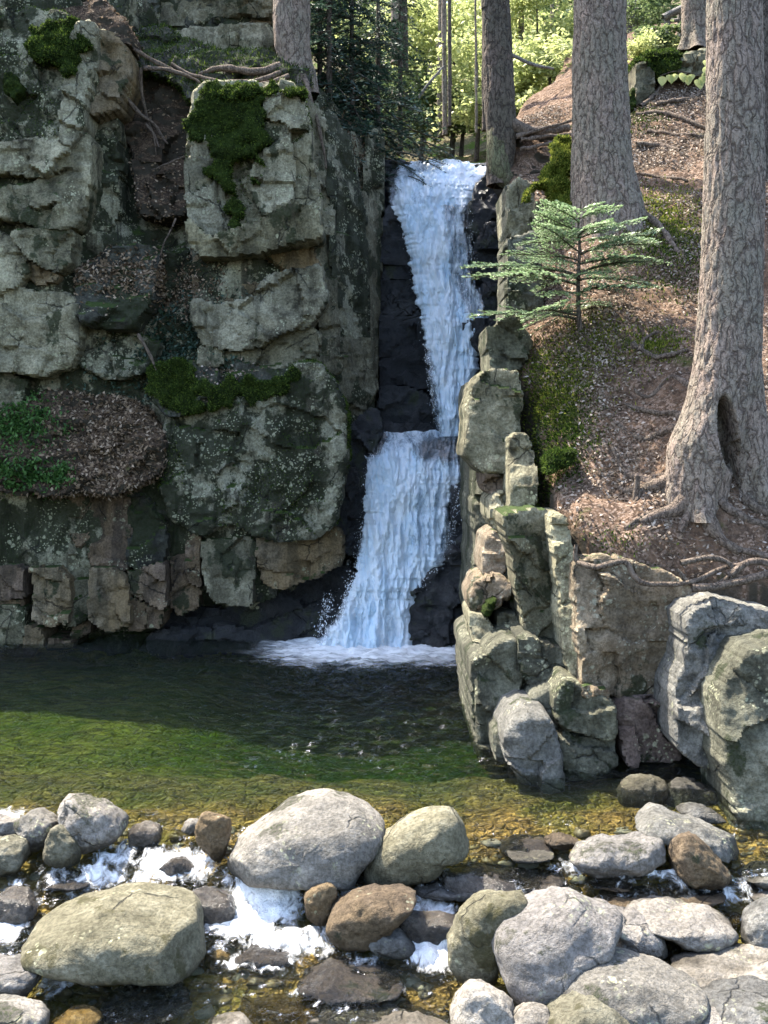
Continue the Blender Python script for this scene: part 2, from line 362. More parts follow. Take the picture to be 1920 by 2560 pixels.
def moss_mat(name, a, b, c3):
    s = NT(name); n1 = s.noise(3.0, 4); n2 = s.noise(22, 6, .7)
    c = s.mix(s.ramp(n1, .35, .6), a, b); c = s.mix(s.math('MULTIPLY', s.ramp(n2, .45, .7), .7), c, c3)
    return s.done(s.bsdf(c, 1., s.bump(s.math('ADD', s.noise(14, 5, .7), s.math('MULTIPLY', n2, .7)), 1., .12), .1))
def soil_mat(name, a=(.060, .040, .028), b=(.15, .095, .062), litter=(.28, .20, .15), moss=(.06, .07, .018), moss_amt=.3, rock=(.07, .06, .045)):
    s = NT(name); n1 = s.noise(.9, 6, .6); n2 = s.noise(7, 7, .7); v = s.voro(34, s.mapv((1, 1.3, 1)), 'F1', 'Color'); sp = s.n('ShaderNodeSeparateColor'); s.set(sp.inputs[0], v)
    c = s.mix(s.ramp(n2, .35, .65), a, b); c = s.mix(s.math('MULTIPLY', s.ramp(sp.outputs[0], .45, .9), s.ramp(n1, .3, .6)), c, litter)
    c = s.mix(s.ramp(s.noise(.75, 5, .65, s.mapv((1, 1, 1), None, (4, 2, 8))), .72 - moss_amt * .4, .80 - moss_amt * .4), c, moss)
    g = s.n('ShaderNodeNewGeometry'); q = s.n('ShaderNodeSeparateXYZ'); s.set(q.inputs[0], g.outputs['Normal'])
    c = s.mix(s.ramp(q.outputs[2], .30, .10), c, s.mix(n2, (rock[0] * .4, rock[1] * .4, rock[2] * .4), rock))
    h = s.math('ADD', s.math('MULTIPLY', n2, .8), s.math('MULTIPLY', sp.outputs[1], .25))
    return s.done(s.bsdf(c, 1., s.bump(h, .9, .09), .1))
def bark_mat(name, ridge_c=(.31, .24, .195), deep=(.06, .044, .036), tint=(.23, .215, .165), sc=1.):
    s = NT(name); wv = s.n('ShaderNodeVectorMath', operation='ADD'); s.set(wv.inputs[0], s.pos)
    nn = s.n('ShaderNodeTexNoise'); nn.inputs['Scale'].default_value = 5; nn.inputs['Detail'].default_value = 4; s.set(nn.inputs['Vector'], s.pos)
    k = s.n('ShaderNodeVectorMath', operation='SCALE'); s.set(k.inputs[0], nn.outputs['Color']); k.inputs[3].default_value = .17; s.set(wv.inputs[1], k.outputs[0])
    v = s.mapv((1, 1, .26), wv.outputs[0])
    e = s.voro(11 * sc, v, 'DISTANCE_TO_EDGE'); e2 = s.voro(27 * sc, s.mapv((1, 1, .5), wv.outputs[0]), 'DISTANCE_TO_EDGE')
    pl = s.voro(11 * sc, v, 'F1', 'Color'); sp = s.n('ShaderNodeSeparateColor'); s.set(sp.inputs[0], pl)
    n2 = s.noise(40, 5, .7)
    c = s.mix(s.math('MULTIPLY', sp.outputs[0], .55), ridge_c, tint); c = s.mix(s.math('MULTIPLY', s.ramp(s.noise(1.4, 4, .6), .42, .62), .55), c, tint)
    c = s.mix(s.ramp(n2, .25, .75), s.mix(1., c, (.62, .6, .6), 'MULTIPLY'), c)
    crk = s.math('MULTIPLY', s.math('MAXIMUM', s.math('SUBTRACT', 1., s.ramp(e, .0, .15)), s.math('MULTIPLY', s.math('SUBTRACT', 1., s.ramp(e2, 0., .09)), .6)), s.ramp(s.noise(13, 4, .7), .34, .56))
    c = s.mix(s.math('MULTIPLY', crk, .85), c, deep)
    h = s.math('ADD', s.math('MULTIPLY', s.math('SUBTRACT', 1., crk), .8), s.math('ADD', s.math('MULTIPLY', n2, .25), s.math('MULTIPLY', sp.outputs[1], .3)))
    return s.done(s.bsdf(c, .95, s.bump(h, .8, .035), .15))
M = {}
M['rock'] = rock_mat('grey rock with lichen')
M['rock_pale'] = rock_mat('pale lichen rock', mid=(.29, .27, .185), light=(.50, .475, .345), patch=.28, lich=.5, moss=.15)
M['rock_mossy'] = rock_mat('mossy blotched rock', patch=.85, patch_c=(.018, .021, .010), lich=.75, mid=(.30, .29, .20), light=(.52, .51, .38), moss=.75, streak=.5)
M['rock_tan'] = rock_mat('tan stained rock', mid=(.21, .17, .115), light=(.33, .28, .20), tan=.75, patch=.3, lich=.25, moss=.5)
M['rock_brown'] = rock_mat('brown shale rock', dark=(.05, .04, .03), mid=(.17, .125, .09), light=(.30, .225, .17), tan=.4, patch=.4, lich=.35, moss=.4, streak=.4)
M['rock_damp'] = rock_mat('grey green damp rock', dark=(.04, .04, .028), mid=(.14, .138, .10), light=(.27, .265, .20), patch=.45, lich=.4, moss=0)
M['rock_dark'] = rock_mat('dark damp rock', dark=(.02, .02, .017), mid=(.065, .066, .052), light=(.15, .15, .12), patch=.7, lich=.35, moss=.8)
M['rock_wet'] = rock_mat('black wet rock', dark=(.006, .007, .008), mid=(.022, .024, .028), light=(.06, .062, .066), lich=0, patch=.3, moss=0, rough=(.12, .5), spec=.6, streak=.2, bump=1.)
M['rock_face'] = rock_mat('warm speckled rock face', dark=(.09, .072, .05), mid=(.30, .245, .175), light=(.48, .41, .31), lichen=(.46, .44, .36), tan=.35, tan_c=(.27, .175, .10), patch=.2, lich=.7, moss=.3, streak=.25)
M['rock_red'] = rock_mat('reddish rock', dark=(.07, .05, .042), mid=(.17, .125, .105), light=(.27, .21, .18), lich=.4, patch=.2, moss=.2)
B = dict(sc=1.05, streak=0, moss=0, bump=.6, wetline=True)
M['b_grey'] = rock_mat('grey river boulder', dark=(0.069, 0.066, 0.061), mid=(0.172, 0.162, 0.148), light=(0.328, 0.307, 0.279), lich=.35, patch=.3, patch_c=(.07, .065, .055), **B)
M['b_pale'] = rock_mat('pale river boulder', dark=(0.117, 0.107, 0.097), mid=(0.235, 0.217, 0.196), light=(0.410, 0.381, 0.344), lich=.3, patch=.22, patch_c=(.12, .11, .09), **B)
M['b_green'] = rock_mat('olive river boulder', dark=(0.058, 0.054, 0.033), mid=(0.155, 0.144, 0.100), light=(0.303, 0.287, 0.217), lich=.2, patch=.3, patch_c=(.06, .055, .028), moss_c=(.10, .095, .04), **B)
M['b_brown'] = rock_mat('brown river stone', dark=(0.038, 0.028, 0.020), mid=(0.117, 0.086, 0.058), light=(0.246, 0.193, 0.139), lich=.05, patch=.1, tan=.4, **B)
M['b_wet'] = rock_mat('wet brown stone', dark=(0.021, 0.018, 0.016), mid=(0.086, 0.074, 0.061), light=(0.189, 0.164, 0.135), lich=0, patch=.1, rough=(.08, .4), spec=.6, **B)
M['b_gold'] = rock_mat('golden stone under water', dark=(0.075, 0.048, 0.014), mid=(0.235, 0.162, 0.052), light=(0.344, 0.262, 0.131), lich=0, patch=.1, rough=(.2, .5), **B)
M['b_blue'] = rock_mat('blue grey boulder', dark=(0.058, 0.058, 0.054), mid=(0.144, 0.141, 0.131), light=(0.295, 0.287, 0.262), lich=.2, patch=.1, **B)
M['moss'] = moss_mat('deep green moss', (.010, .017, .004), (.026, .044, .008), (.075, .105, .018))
M['moss_sun'] = moss_mat('sunlit yellow green moss', (.035, .055, .008), (.10, .13, .016), (.22, .24, .04))  # lit copy of the moss, sunlight put into its colour
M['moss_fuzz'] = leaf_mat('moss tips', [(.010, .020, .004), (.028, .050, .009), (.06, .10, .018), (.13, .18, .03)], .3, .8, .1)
M['moss_fuzz_sun'] = leaf_mat('sunny moss tips', [(.045, .07, .01), (.13, .165, .025), (.30, .31, .06)], .35, .8, .1)  # lit copy of the moss tips, brightened in colour for the sun
M['soil'] = soil_mat('soil with needles')
M['earth'] = soil_mat('dark gully earth', (.03, .022, .015), (.075, .052, .036), (.15, .105, .07), moss_amt=.2)
M['forest_soil'] = soil_mat('forest floor', (.05, .045, .025), (.13, .11, .06), (.24, .20, .12), (.08, .12, .02), .55)
M['bark'] = bark_mat('spruce bark')
M['bark_dark'] = bark_mat('dark spruce bark', (.16, .125, .105), (.03, .024, .02), (.11, .105, .08))
M['bark_moss'] = bark_mat('mossy bark', (.19, .165, .12), (.04, .035, .022), (.13, .15, .075))
M['root'] = bark_mat('root bark', (.23, .175, .14), (.06, .045, .035), (.17, .14, .105), 1.6)
M['litter'] = leaf_mat('fallen beech leaves', [(.06, .042, .028), (.13, .092, .063), (.22, .165, .12), (.30, .235, .18), (.50, .42, .35)], .15, .75, .2)
M['litter_dark'] = leaf_mat('damp fallen leaves', [(.05, .033, .02), (.13, .088, .055), (.25, .18, .12), (.40, .31, .225)], .15, .8, .15)
M['fern'] = leaf_mat('green undergrowth leaves', [(.02, .06, .012), (.05, .125, .025), (.10, .20, .05)], .35)
M['spruce'] = leaf_mat('dark spruce needles', [(.014, .034, .020), (.03, .062, .04), (.085, .13, .10)], .25, .5, .35)
M['fir'] = leaf_mat('young fir needles', [(.11, .19, .07), (.24, .34, .17), (.44, .52, .34)], .45, .35, .6)
M['beech'] = leaf_mat('sunlit beech leaves', [(.24, .28, .10), (.42, .46, .18), (.62, .64, .32)], .55, .5)  # lit copy of the leaves, sunlight put into the colour
M['beech_dim'] = leaf_mat('shaded forest leaves', [(.06, .10, .035), (.13, .18, .07), (.24, .29, .13)], .45, .5)  # dim copy for shaded trees, the shade put into the colour
M['wood'] = bark_mat('weathered timber', (.30, .29, .27), (.09, .08, .07), (.24, .24, .23), 2.)
def water_mat(name, tint, density, foam_scale=(3.5, 3.5, 3.5), foam_lo=.42, foam_hi=.62, rip=.5, rscale=7., rough=.02, patchy=1.):
    s = NT(name)
    n = s.n('ShaderNodeBump'); n.inputs['Distance'].default_value = .34; n.inputs['Strength'].default_value = rip
    s.set(n.inputs['Height'], s.math('ADD', s.noise(rscale, 4, .6, s.mapv((1, 1.8, 1)), .6), s.math('MULTIPLY', s.noise(rscale * 3.1, 3, .6, s.mapv((1, 1.6, 1))), .4)))
    fr = s.n('ShaderNodeFresnel'); fr.inputs[0].default_value = 1.33; s.set(fr.inputs['Normal'], n.outputs[0])
    gl = s.n('ShaderNodeBsdfGlossy'); gl.inputs['Roughness'].default_value = rough; s.set(gl.inputs['Normal'], n.outputs[0])
    tr = s.n('ShaderNodeBsdfTransparent'); tr.inputs[0].default_value = (*tint, 1)
    m1 = s.n('ShaderNodeMixShader'); s.set(m1.inputs[0], fr.outputs[0]); s.set(m1.inputs[1], tr.outputs[0]); s.set(m1.inputs[2], gl.outputs[0])
    at_ = s.n('ShaderNodeAttribute', attribute_name='foam').outputs['Fac']
    st_ = s.n('ShaderNodeAttribute', attribute_name='rapid').outputs['Fac']
    nz = s.mix(st_, s.noise(1., 7, .68, s.mapv(foam_scale), .5), s.math('ADD', s.math('MULTIPLY', s.noise(1., 6, .62, s.mapv((8., 4., 8.)), 1.2), 1.35), -.175))
    k = s.ramp(s.math('ADD', at_, s.math('MULTIPLY', s.math('SUBTRACT', nz, .5), patchy)), foam_lo, foam_hi)
    fo = s.bsdf((.92, .94, .95), .35, s.bump(s.math('ADD', nz, s.noise(30, 4, .7)), .8, .06), .5)
    m2 = s.n('ShaderNodeMixShader'); s.set(m2.inputs[0], k); s.set(m2.inputs[1], m1.outputs[0]); s.set(m2.inputs[2], fo)
    vol = None
    if density:
        va = s.n('ShaderNodeVolumeAbsorption'); va.inputs[0].default_value = (.46, .68, .38, 1); va.inputs[1].default_value = density; vol = va.outputs[0]
    return s.done(m2.outputs[0], vol)
M['pool'] = water_mat('pool water', (.96, .98, .94), 1.35, (1.6, 7.5, 3.), .30, .80, 1., 4.5)
M['stream'] = water_mat('stream water', (.90, .93, .88), 0, (7, 9, 7), .42, .62, .7, 9.)
def fall_mat(name, thr=0.):
    s = NT(name); uv = s.n('ShaderNodeUVMap', uv_map='flow').outputs[0]
    n1 = s.noise(1., 8, .68, s.mapv((5.0, 1.3, 1), uv), .9); n2 = s.noise(1., 5, .6, s.mapv((1.5, .45, 1), uv, (3, 1, 0)), .4); n3 = s.noise(1., 4, .7, s.mapv((30, 13, 1), uv))
    ed = s.n('ShaderNodeAttribute', attribute_name='dens').outputs['Fac']
    t = s.math('ADD', s.math('ADD', s.math('MULTIPLY', n1, .55), s.math('MULTIPLY', n2, .5)), s.math('MULTIPLY', n3, .16))
    k = s.ramp(s.math('ADD', t, ed), .88 + thr, 1.12 + thr)
    nor = s.bump(s.math('ADD', n1, s.math('MULTIPLY', n3, .3)), .6, .10)
    c = s.mix(s.ramp(t, .40, .72), (.60, .78, .92), (.90, .95, .99))  # blue of the skylight put into the water colour
    fo = s.bsdf(c, .4, nor, .4); tl = s.n('ShaderNodeBsdfTranslucent'); s.set(tl.inputs[0], c)
    f2 = s.n('ShaderNodeMixShader'); f2.inputs[0].default_value = .35; s.set(f2.inputs[1], fo); s.set(f2.inputs[2], tl.outputs[0])
    tr = s.n('ShaderNodeBsdfTransparent'); tr.inputs[0].default_value = (.85, .92, .97, 1); gl = s.n('ShaderNodeBsdfGlossy'); gl.inputs['Roughness'].default_value = .12; s.set(gl.inputs['Normal'], nor)
    cl = s.n('ShaderNodeMixShader'); cl.inputs[0].default_value = .22; s.set(cl.inputs[1], tr.outputs[0]); s.set(cl.inputs[2], gl.outputs[0])
    m = s.n('ShaderNodeMixShader'); s.set(m.inputs[0], k); s.set(m.inputs[1], cl.outputs[0]); s.set(m.inputs[2], f2.outputs[0])
    return s.done(m.outputs[0])
M['fall'] = fall_mat('falling white water')
_s = NT('spray drops'); M['drop'] = _s.done(_s.bsdf((.85, .9, .95), .2, None, .6))
# ------------------------------------------------------------------ water levels
_zy = np.array([7.0, 8.3, 9.2, 9.75, 10.05, 10.45, 10.75, 11.3, 11.75, 12.0, 12.3, 40.]); _zz = np.array([-1.2, -.93, -.81, -.75, -.63, -.55, -.30, -.19, -.08, -.01, 0, 0])
def zs(Y): return np.interp(Y, _zy, _zz)
def stream_hit(x, y):
    d = dirs(x, y); z = 0.
    for _ in range(30): z = .5 * z + .5 * zs((z - 4) / d[2] * d[1])
    t = (z - 4) / d[2]; return CAM + d * t
def bed(X, Y):
    z = np.interp(Y, [7, 9, 10, 11, 12, 12.6, 13.3, 14.5, 16.5, 19, 22, 23.3], [-1.4, -1.02, -.82, -.40, -.17, -.19, -.22, -.27, -.34, -.45, -.5, .3])
    z = z - .5 * smooth(-4., -.6, X) * smooth(13.2, 15., Y) * smooth(22.5, 21., Y)
    P = np.stack([np.ravel(X), np.ravel(Y), np.zeros(np.size(X))], -1)
    return z + (.06 * fbm(P * 1.1, 3) + .035 * fbm(P * 4.5, 3)).reshape(np.shape(X))
def fan(nu, nv, y0, y1, u0, u1, pw=1.):
    Yv = 1 / np.linspace(1 / y0, 1 / y1, nv); u = np.linspace(u0, u1, nu); Y, U = np.meshgrid(Yv, u, indexing='ij'); return U * Y, Y
# stream bed
X, Y = fan(170, 200, 6.4, 24.5, -.62, .55); V = np.stack([X, Y, bed(X, Y)], -1).reshape(-1, 3)
s = NT('pebbled stream bed'); vc = s.voro(9, s.mapv((1, 1, 1)), 'F1', 'Color'); sp = s.n('ShaderNodeSeparateColor'); s.set(sp.inputs[0], vc)
c = s.mix(s.ramp(s.noise(2.6, 6, .65, s.mapv((1, 2.2, 1)), .8), .36, .62), (.07, .048, .016), (.27, .19, .065)); c = s.mix(s.math('MULTIPLY', sp.outputs[0], .3), c, (.26, .21, .13)); c = s.mix(s.math('MULTIPLY', s.ramp(s.noise(1.2, 5), .4, .65), .7), c, (.09, .10, .022)); q = s.n('ShaderNodeSeparateXYZ'); s.set(q.inputs[0], s.pos); c = s.mix(s.ramp(q.outputs[1], 12.9, 15.2), c, s.mix(1., c, (1.2, 1.4, .8), 'MULTIPLY')); c = s.mix(s.ramp(q.outputs[1], 13., 11.8), c, s.mix(1., c, (1.75, 1.45, 1.2), 'MULTIPLY'))  # far bed tinted greener and brighter, standing in for light scattered in the water
e = s.voro(9, None, 'DISTANCE_TO_EDGE')
M['bed'] = s.done(s.bsdf(c, .8, s.bump(s.math('ADD', s.math('MULTIPLY', s.ramp(e, 0, .25), .25), s.noise(5, 6)), 1., .12)))
bed_o = tag(put('stream_bed', V, grid_faces(170, 200), M['bed'], origin=(0, 12, -1)), 'pebbled golden brown bed of the pool and stream', 'stream bed', kind='structure')
# ------------------------------------------------------------------ the water of pool and stream: one closed body
nu, nv = 330, 500
X, Y = fan(nu, nv, 6.6, 23.6, -.58, .50)
P = np.stack([X.ravel(), Y.ravel(), np.zeros(X.size)], -1)
Yw = Y.ravel() + .28 * fbm(P * .9, 2); Z = zs(Yw)
base_fall = at(890, 1622, 21.0); dx, dy = (P[:, 0] - base_fall[0] - .35), (P[:, 1] - base_fall[1])
churn = np.exp(-((np.maximum(np.abs(dx) - 1.0, 0) / 1.1) ** 2 + (dy / 1.5) ** 2))
rip = .028 * fbm(P * [2.2, 4.2, 1], 4, gain=.6) + .016 * fbm(P * [6, 11, 1], 3)
out_w = smooth(20, 13, P[:, 1]) * .6 + .6
st = smooth(12.2, 11.4, Yw)
rough_w = (.035 * fbm(P * [2.2, 3.0, 1] + 5, 4, gain=.62) + .022 * ridge(P * [5, 6, 1], 3)) * st
Z = Z + rip * (.55 + 1.5 * smooth(-4.5, -.5, P[:, 0]) * smooth(12.3, 13.5, P[:, 1])) * (1 - .3 * st) + rough_w + churn * (.05 * fbm(P * 3.1, 4) + .03)
# foam: churned under the fall, and in the small drops between the foreground boulders
foam = .74 * np.exp(-((np.maximum(np.abs(dx) - 1.0, 0) / 1.5) ** 2 + (np.maximum(-dy - .3, 0) / 1.9) ** 2)) * (P[:, 1] > 15)
foam = np.maximum(foam, .34 * np.exp(-((dx - .4) / 2.6) ** 2 - (dy / 3.8) ** 2))
slope = np.abs(np.gradient(Z.reshape(nv, nu), axis=0) / np.gradient(Y, axis=0)).ravel()
fst = .0 + .30 * smooth(.25, .9, slope) 
for t, x0, y0, x1, y1, a in [(5, 380, 690, 620, 800, .5), (5, 560, 740, 960, 860, .62), (5, 300, 790, 600, 870, .5), (5, 930, 860, 1330, 1060, .70), (5, 870, 1020, 1180, 1120, .72), (5, 1000, 1070, 1450, 1180, .55), (5, -60, 570, 90, 690, .7), (5, -60, 1030, 110, 1170, .65),
                          (5, 150, 1240, 330, 1360, .6), (5, 900, 1180, 1300, 1260, .42), (5, 100, 810, 420, 930, .40), (5, 300, 1270, 480, 1330, .45), (6, 60, 930, 330, 1100, .55), (6, 100, 1100, 300, 1260, .75), (6, -200, 1180, 0, 1240, .4),
                          (6, 750, 770, 900, 850, .45), (6, 1080, 860, 1300, 920, .45), (6, 1200, 880, 1330, 960, .4), (6, 1440, 880, 1540, 980, .4), (5, 1350, 860, 1560, 910, .5), (5, 0, 900, 120, 1000, .35)]:
    ox, oy, k = TILES[t]; a0 = stream_hit(ox + (x0 + x1) / 2 / k, oy + (y0 + y1) / 2 / k); hw = (x1 - x0) / 2 / k * a0[1] / F
    ya = stream_hit(ox + x0 / k, oy + y1 / k)[1]; yb = stream_hit(ox + x0 / k, oy + y0 / k)[1]
    a *= 1.12; g = np.exp(-np.abs((P[:, 0] - a0[0]) / (hw * 1.15)) ** 3 - np.abs((P[:, 1] - (ya + yb) / 2) / ((yb - ya) * .66)) ** 3)
    fst = np.maximum(fst, a * g)
    Z = Z + g * .022 * fbm(P * [9, 9, 1] + 3, 3)
foam = np.where(P[:, 1] < 12.6, np.maximum(foam, fst * smooth(12.5, 12.2, P[:, 1])), foam)
V = np.stack([P[:, 0], P[:, 1], Z], -1); Fq = grid_faces(nu, nv)
# skirt and bottom close the body so that the light is absorbed along its way through the water
ring = np.concatenate([np.arange(nu), nu * np.arange(1, nv) + nu - 1, (nv - 1) * nu + np.arange(nu - 2, -1, -1), nu * np.arange(nv - 2, 0, -1)])
nb = len(V); Vb = V[ring].copy(); Vb[:, 2] = -5; V = np.vstack([V, Vb, [[0, 14, -5]]]); k = np.arange(len(ring)); k2 = (k + 1) % len(ring)
side = np.stack([ring[k2], ring[k], nb + k, nb + k2], -1); bot = np.stack([nb + k2, nb + k, np.full(len(k), len(V) - 1)], -1)
tag(put('water', V, [Fq, side, bot], M['pool'], origin=(0, 14, 0), attrs={'foam': np.concatenate([foam, np.zeros(len(ring) + 1)]), 'rapid': np.concatenate([smooth(12.6, 12.1, P[:, 1]), np.zeros(len(ring) + 1)])}), 'green pool and the stream running out of it between boulders', 'water', kind='structure')
WATER = V[:nb].reshape(nv, nu, 3)
# ------------------------------------------------------------------ the right bank: steep ground of soil and roots
edge_px = [(1712, 1432, 13.75), (1560, 1405, 13.8), (1460, 1375, 14.0), (1410, 1280, 14.55), (1368, 1170, 15.4), (1325, 1000, 16.5), (1262, 905, 17.2), (1262, 850, 17.7), (1330, 790, 18.1), (1340, 660, 19.2), (1300, 560, 20.4), (1275, 470, 21.5), (1262, 430, 22.3), (1262, 400, 24.)]
in_px = [(1960, 1425, 13.6), (1740, 1235, 14.2), (1880, 1225, 14.3), (1560, 1180, 15.0), (1460, 1010, 15.9), (1450, 838, 16.6), (1625, 752, 17.4), (1600, 545, 18.9), (1500, 540, 18.7), (1741, 405, 21.), (1765, 318, 22.8), (1640, 295, 23.4), (1730, 225, 24.6), (1640, 140, 27.), (1755, 128, 27.), (1700, 60, 33.),
         (1900, 1010, 15.1), (1900, 860, 16.), (1900, 650, 17.4), (1900, 450, 20.), (1700, 900, 16.), (1330, 330, 25.), (1400, 400, 22.5), (1300, 240, 32.)]
ep = np.array([at(*p) for p in edge_px]); ip = np.array([at(*p) for p in in_px])
extra = np.array([[9, 12.5, 2.2], [9, 16, 5.2], [10, 22, 9.5], [12, 30, 15], [6, 36, 17.], [1.5, 30, 12.2]])
allp = np.vstack([ep, ip, extra]); BANK = TPS(allp[:, :2], allp[:, 2], .015)
out = np.vstack([ep[:, :2], [[3.1, 27], [4.2, 30], [5.5, 34], [12, 34], [12, 13.2], [5.2, 13.5]]])
out = resample(out, .12)
out += .08 * np.stack([fbm(np.c_[out * 1.5, np.zeros(len(out))] + k, 3) for k in (1, 9)], -1)
def bank_disp(P3, d): return .14 * fbm(P3 * [.9, .9, .9], 4) + .05 * ridge(P3 * [1.3, 3.2, 2.], 3) + .025 * fbm(P3 * 5, 3)
bank = tag(patch('bank_ground', out, .054, BANK, 9.5, .22, 'z', M['soil'], None, bank_disp, 'bank', origin=(4, 16, 0)), 'steep bank of soil, roots and dead leaves right of the fall', 'bank', kind='structure')
def on_bank(x, y, lift=0.):
    Yv = np.linspace(12.8, 34, 700); P = at(np.full(700, x), np.full(700, y), Yv); h = BANK(P[:, 0], P[:, 1]); i = np.argmax(P[:, 2] <= h)
    p = P[i].copy(); p[2] = h[i] + float(bank_disp(p[None], None)[0]) + lift; return p
# ------------------------------------------------------------------ forest floor behind the gorge
nu, nv = 150, 150
X, Y = np.meshgrid(np.linspace(-45, 45, nu) * np.abs(np.linspace(-1, 1, nu)) ** .6, 25.6 + 75 * np.linspace(0, 1, nv) ** 1.5)
P = np.stack([X.ravel(), Y.ravel(), np.zeros(X.size)], -1)
def floor_h(X, Y):
    P = np.stack([np.ravel(X), np.ravel(Y), np.zeros(np.size(X))], -1)
    cx = .6 + .07 * (P[:, 1] - 26)
    h = 9.75 + .25 * (P[:, 1] - 26) + .0022 * (P[:, 1] - 26) ** 2
    h = h + 3.2 * smooth(.9, 3.6, cx - P[:, 0]) + 3.0 * smooth(1.2, 7., P[:, 0] - cx) + .10 * np.abs(P[:, 0] - cx)
    h = h - 4.5 * smooth(27.4, 26.4, P[:, 1]) - 6 * smooth(35, 31, P[:, 1]) * smooth(3.0, 5.2, P[:, 0] - .25 * (P[:, 1] - 26))
    return (h + .5 * fbm(P * .25, 3) + .12 * fbm(P * 1.4, 3)).reshape(np.shape(X))
V = np.stack([P[:, 0], P[:, 1], floor_h(X, Y).ravel()], -1)
tag(put('forest_floor', V, grid_faces(nu, nv), M['forest_soil'], origin=(0, 30, 10)), 'rising forest floor behind the waterfall', 'forest floor', kind='structure')
SURF['floor'] = (V, grid_faces(nu, nv))
# ------------------------------------------------------------------ left cliff
lc = thing('rock_cliff', at(400, 1600, 21.5), 'tall layered cliff of grey, mossy, lichen spotted rock left of the waterfall', 'cliff')
ctrl = [(-150, -50, 22.15), (-150, 400, 21.85), (-150, 900, 21.85), (-150, 1350, 21.85), (-150, 1640, 22.6), (150, 60, 22.35), (150, 400, 22.05), (150, 850, 22.05), (120, 1200, 21.65), (120, 1450, 21.75), (120, 1640, 22.9), (240, 520, 22.25), (260, 700, 22.25), (360, 180, 24.0), (400, 350, 23.7), (400, 520, 23.5), (340, 650, 22.55), (300, 760, 22.35), (440, 700, 22.55), (400, 900, 22.15), (450, 1000, 22.05), (420, 1200, 22.05), (420, 1640, 23.2), (560, 100, 24.2), (640, 250, 23.0), (640, 500, 22.35), (640, 800, 22.25), (600, 1150, 21.75), (600, 1480, 22.15), (600, 1640, 23.2), (780, 250, 23.6), (790, 600, 23.0), (800, 1000, 22.7), (820, 1250, 22.3), (820, 1450, 22.8), (800, 1640, 23.4), (560, -50, 24.8), (860, 300, 24.6), (880, 600, 24.2), (900, 1000, 23.8), (960, 350, 26), (960, 900, 25.6), (960, 1300, 24.0), (960, 1640, 23.8)]
cw = np.array([at(*c) for c in ctrl]); LCORE = TPS(cw[:, [0, 2]], cw[:, 1], .01)
pp = px(0, '-330,-130 100,-120 420,-30 560,40 700,120 800,170 880,250 948,330 955,500 945,800 935,1100 870,1400 860,1640 -330,1640'); Pw = at(pp[:, 0], pp[:, 1], 23.)
core_disp = lambda P3, d: .16 * fbm(P3 * .9, 4) + .13 * ridge(P3 * [1.2, 1.2, .8], 3) + .03 * fbm(P3 * 6, 3)
patch('rock_core', resample(Pw[:, [0, 2]], .15), .05, LCORE, 4., .3, 'y', M['rock_mossy'], lc, core_disp, 'lcore', sharp=45)
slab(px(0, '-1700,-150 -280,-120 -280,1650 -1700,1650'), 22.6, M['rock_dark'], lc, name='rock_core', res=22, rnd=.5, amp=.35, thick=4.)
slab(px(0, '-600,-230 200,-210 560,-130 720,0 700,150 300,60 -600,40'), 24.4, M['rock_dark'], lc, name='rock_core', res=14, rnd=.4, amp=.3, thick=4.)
def lb(t, s, Y, mat, **kw): return slab(px(t, s), Y, M[mat], lc, **kw)
# far left pile
lb(1, '-260,70 120,50 260,60 330,110 300,300 275,470 250,590 0,640 -260,660', 21.7, 'rock_mossy', sz=.14, rnd=.3, amp=.12, key='A1')
lb(1, '300,190 340,120 405,100 415,150 400,300 365,450 350,545 290,640 255,590 275,450', 21.5, 'rock_pale', sx=.35, rnd=.12)
lb(1, '410,190 430,130 520,150 558,250 550,350 500,465 390,495 372,450 400,320', 22., 'rock_tan', sx=.45, sz=.05, rnd=.2, amp=.1)
lb(1, '390,495 500,460 520,560 500,680 440,720 380,640 370,560', 22.6, 'rock', sx=.2)
lb(1, '-260,650 0,630 240,588 300,650 228,690 215,740 160,755 -20,735 -260,740', 21.35, 'rock_pale', sz=.1, rnd=.13, thick=1.2)
lb(1, '-260,735 150,758 140,800 -10,830 -260,840', 21.85, 'rock_tan', rnd=.08)
lb(1, '-260,845 -10,835 150,790 222,692 300,655 375,575 388,640 372,800 332,972 160,977 0,932 -260,925', 21.45, 'rock', sz=.12, rnd=.16, amp=.1)
lb(1, '-260,940 10,940 160,982 300,980 290,1010 60,1020 -260,1010', 21.9, 'rock_dark', rnd=.06)
lb(1, '-260,1005 -10,1005 45,1030 100,1110 118,1180 60,1240 -10,1250 -260,1250', 21.5, 'rock_pale', rnd=.2)
lb(1, '48,1000 200,985 302,990 314,1010 300,1130 250,1172 140,1128 70,1055', 21.35, 'rock', rnd=.14, sx=.1)
lb(1, '118,1135 170,1150 272,1180 240,1220 170,1235 115,1195', 21.6, 'rock_tan', rnd=.08)
lb(1, '-260,1265 0,1258 120,1250 280,1275 330,1310 335,1480 300,1560 200,1620 0,1590 -260,1600', 21.5, 'rock_pale', rnd=.25, amp=.1)
lb(2, '-260,160 20,135 120,180 100,250 60,300 -40,310 -260,300', 21.6, 'rock', rnd=.15)
lb(1, '340,590 480,560 520,700 510,900 450,1080 350,1120 330,1000 372,800', 22.3, 'rock_mossy', sx=.2, rnd=.15, amp=.12)
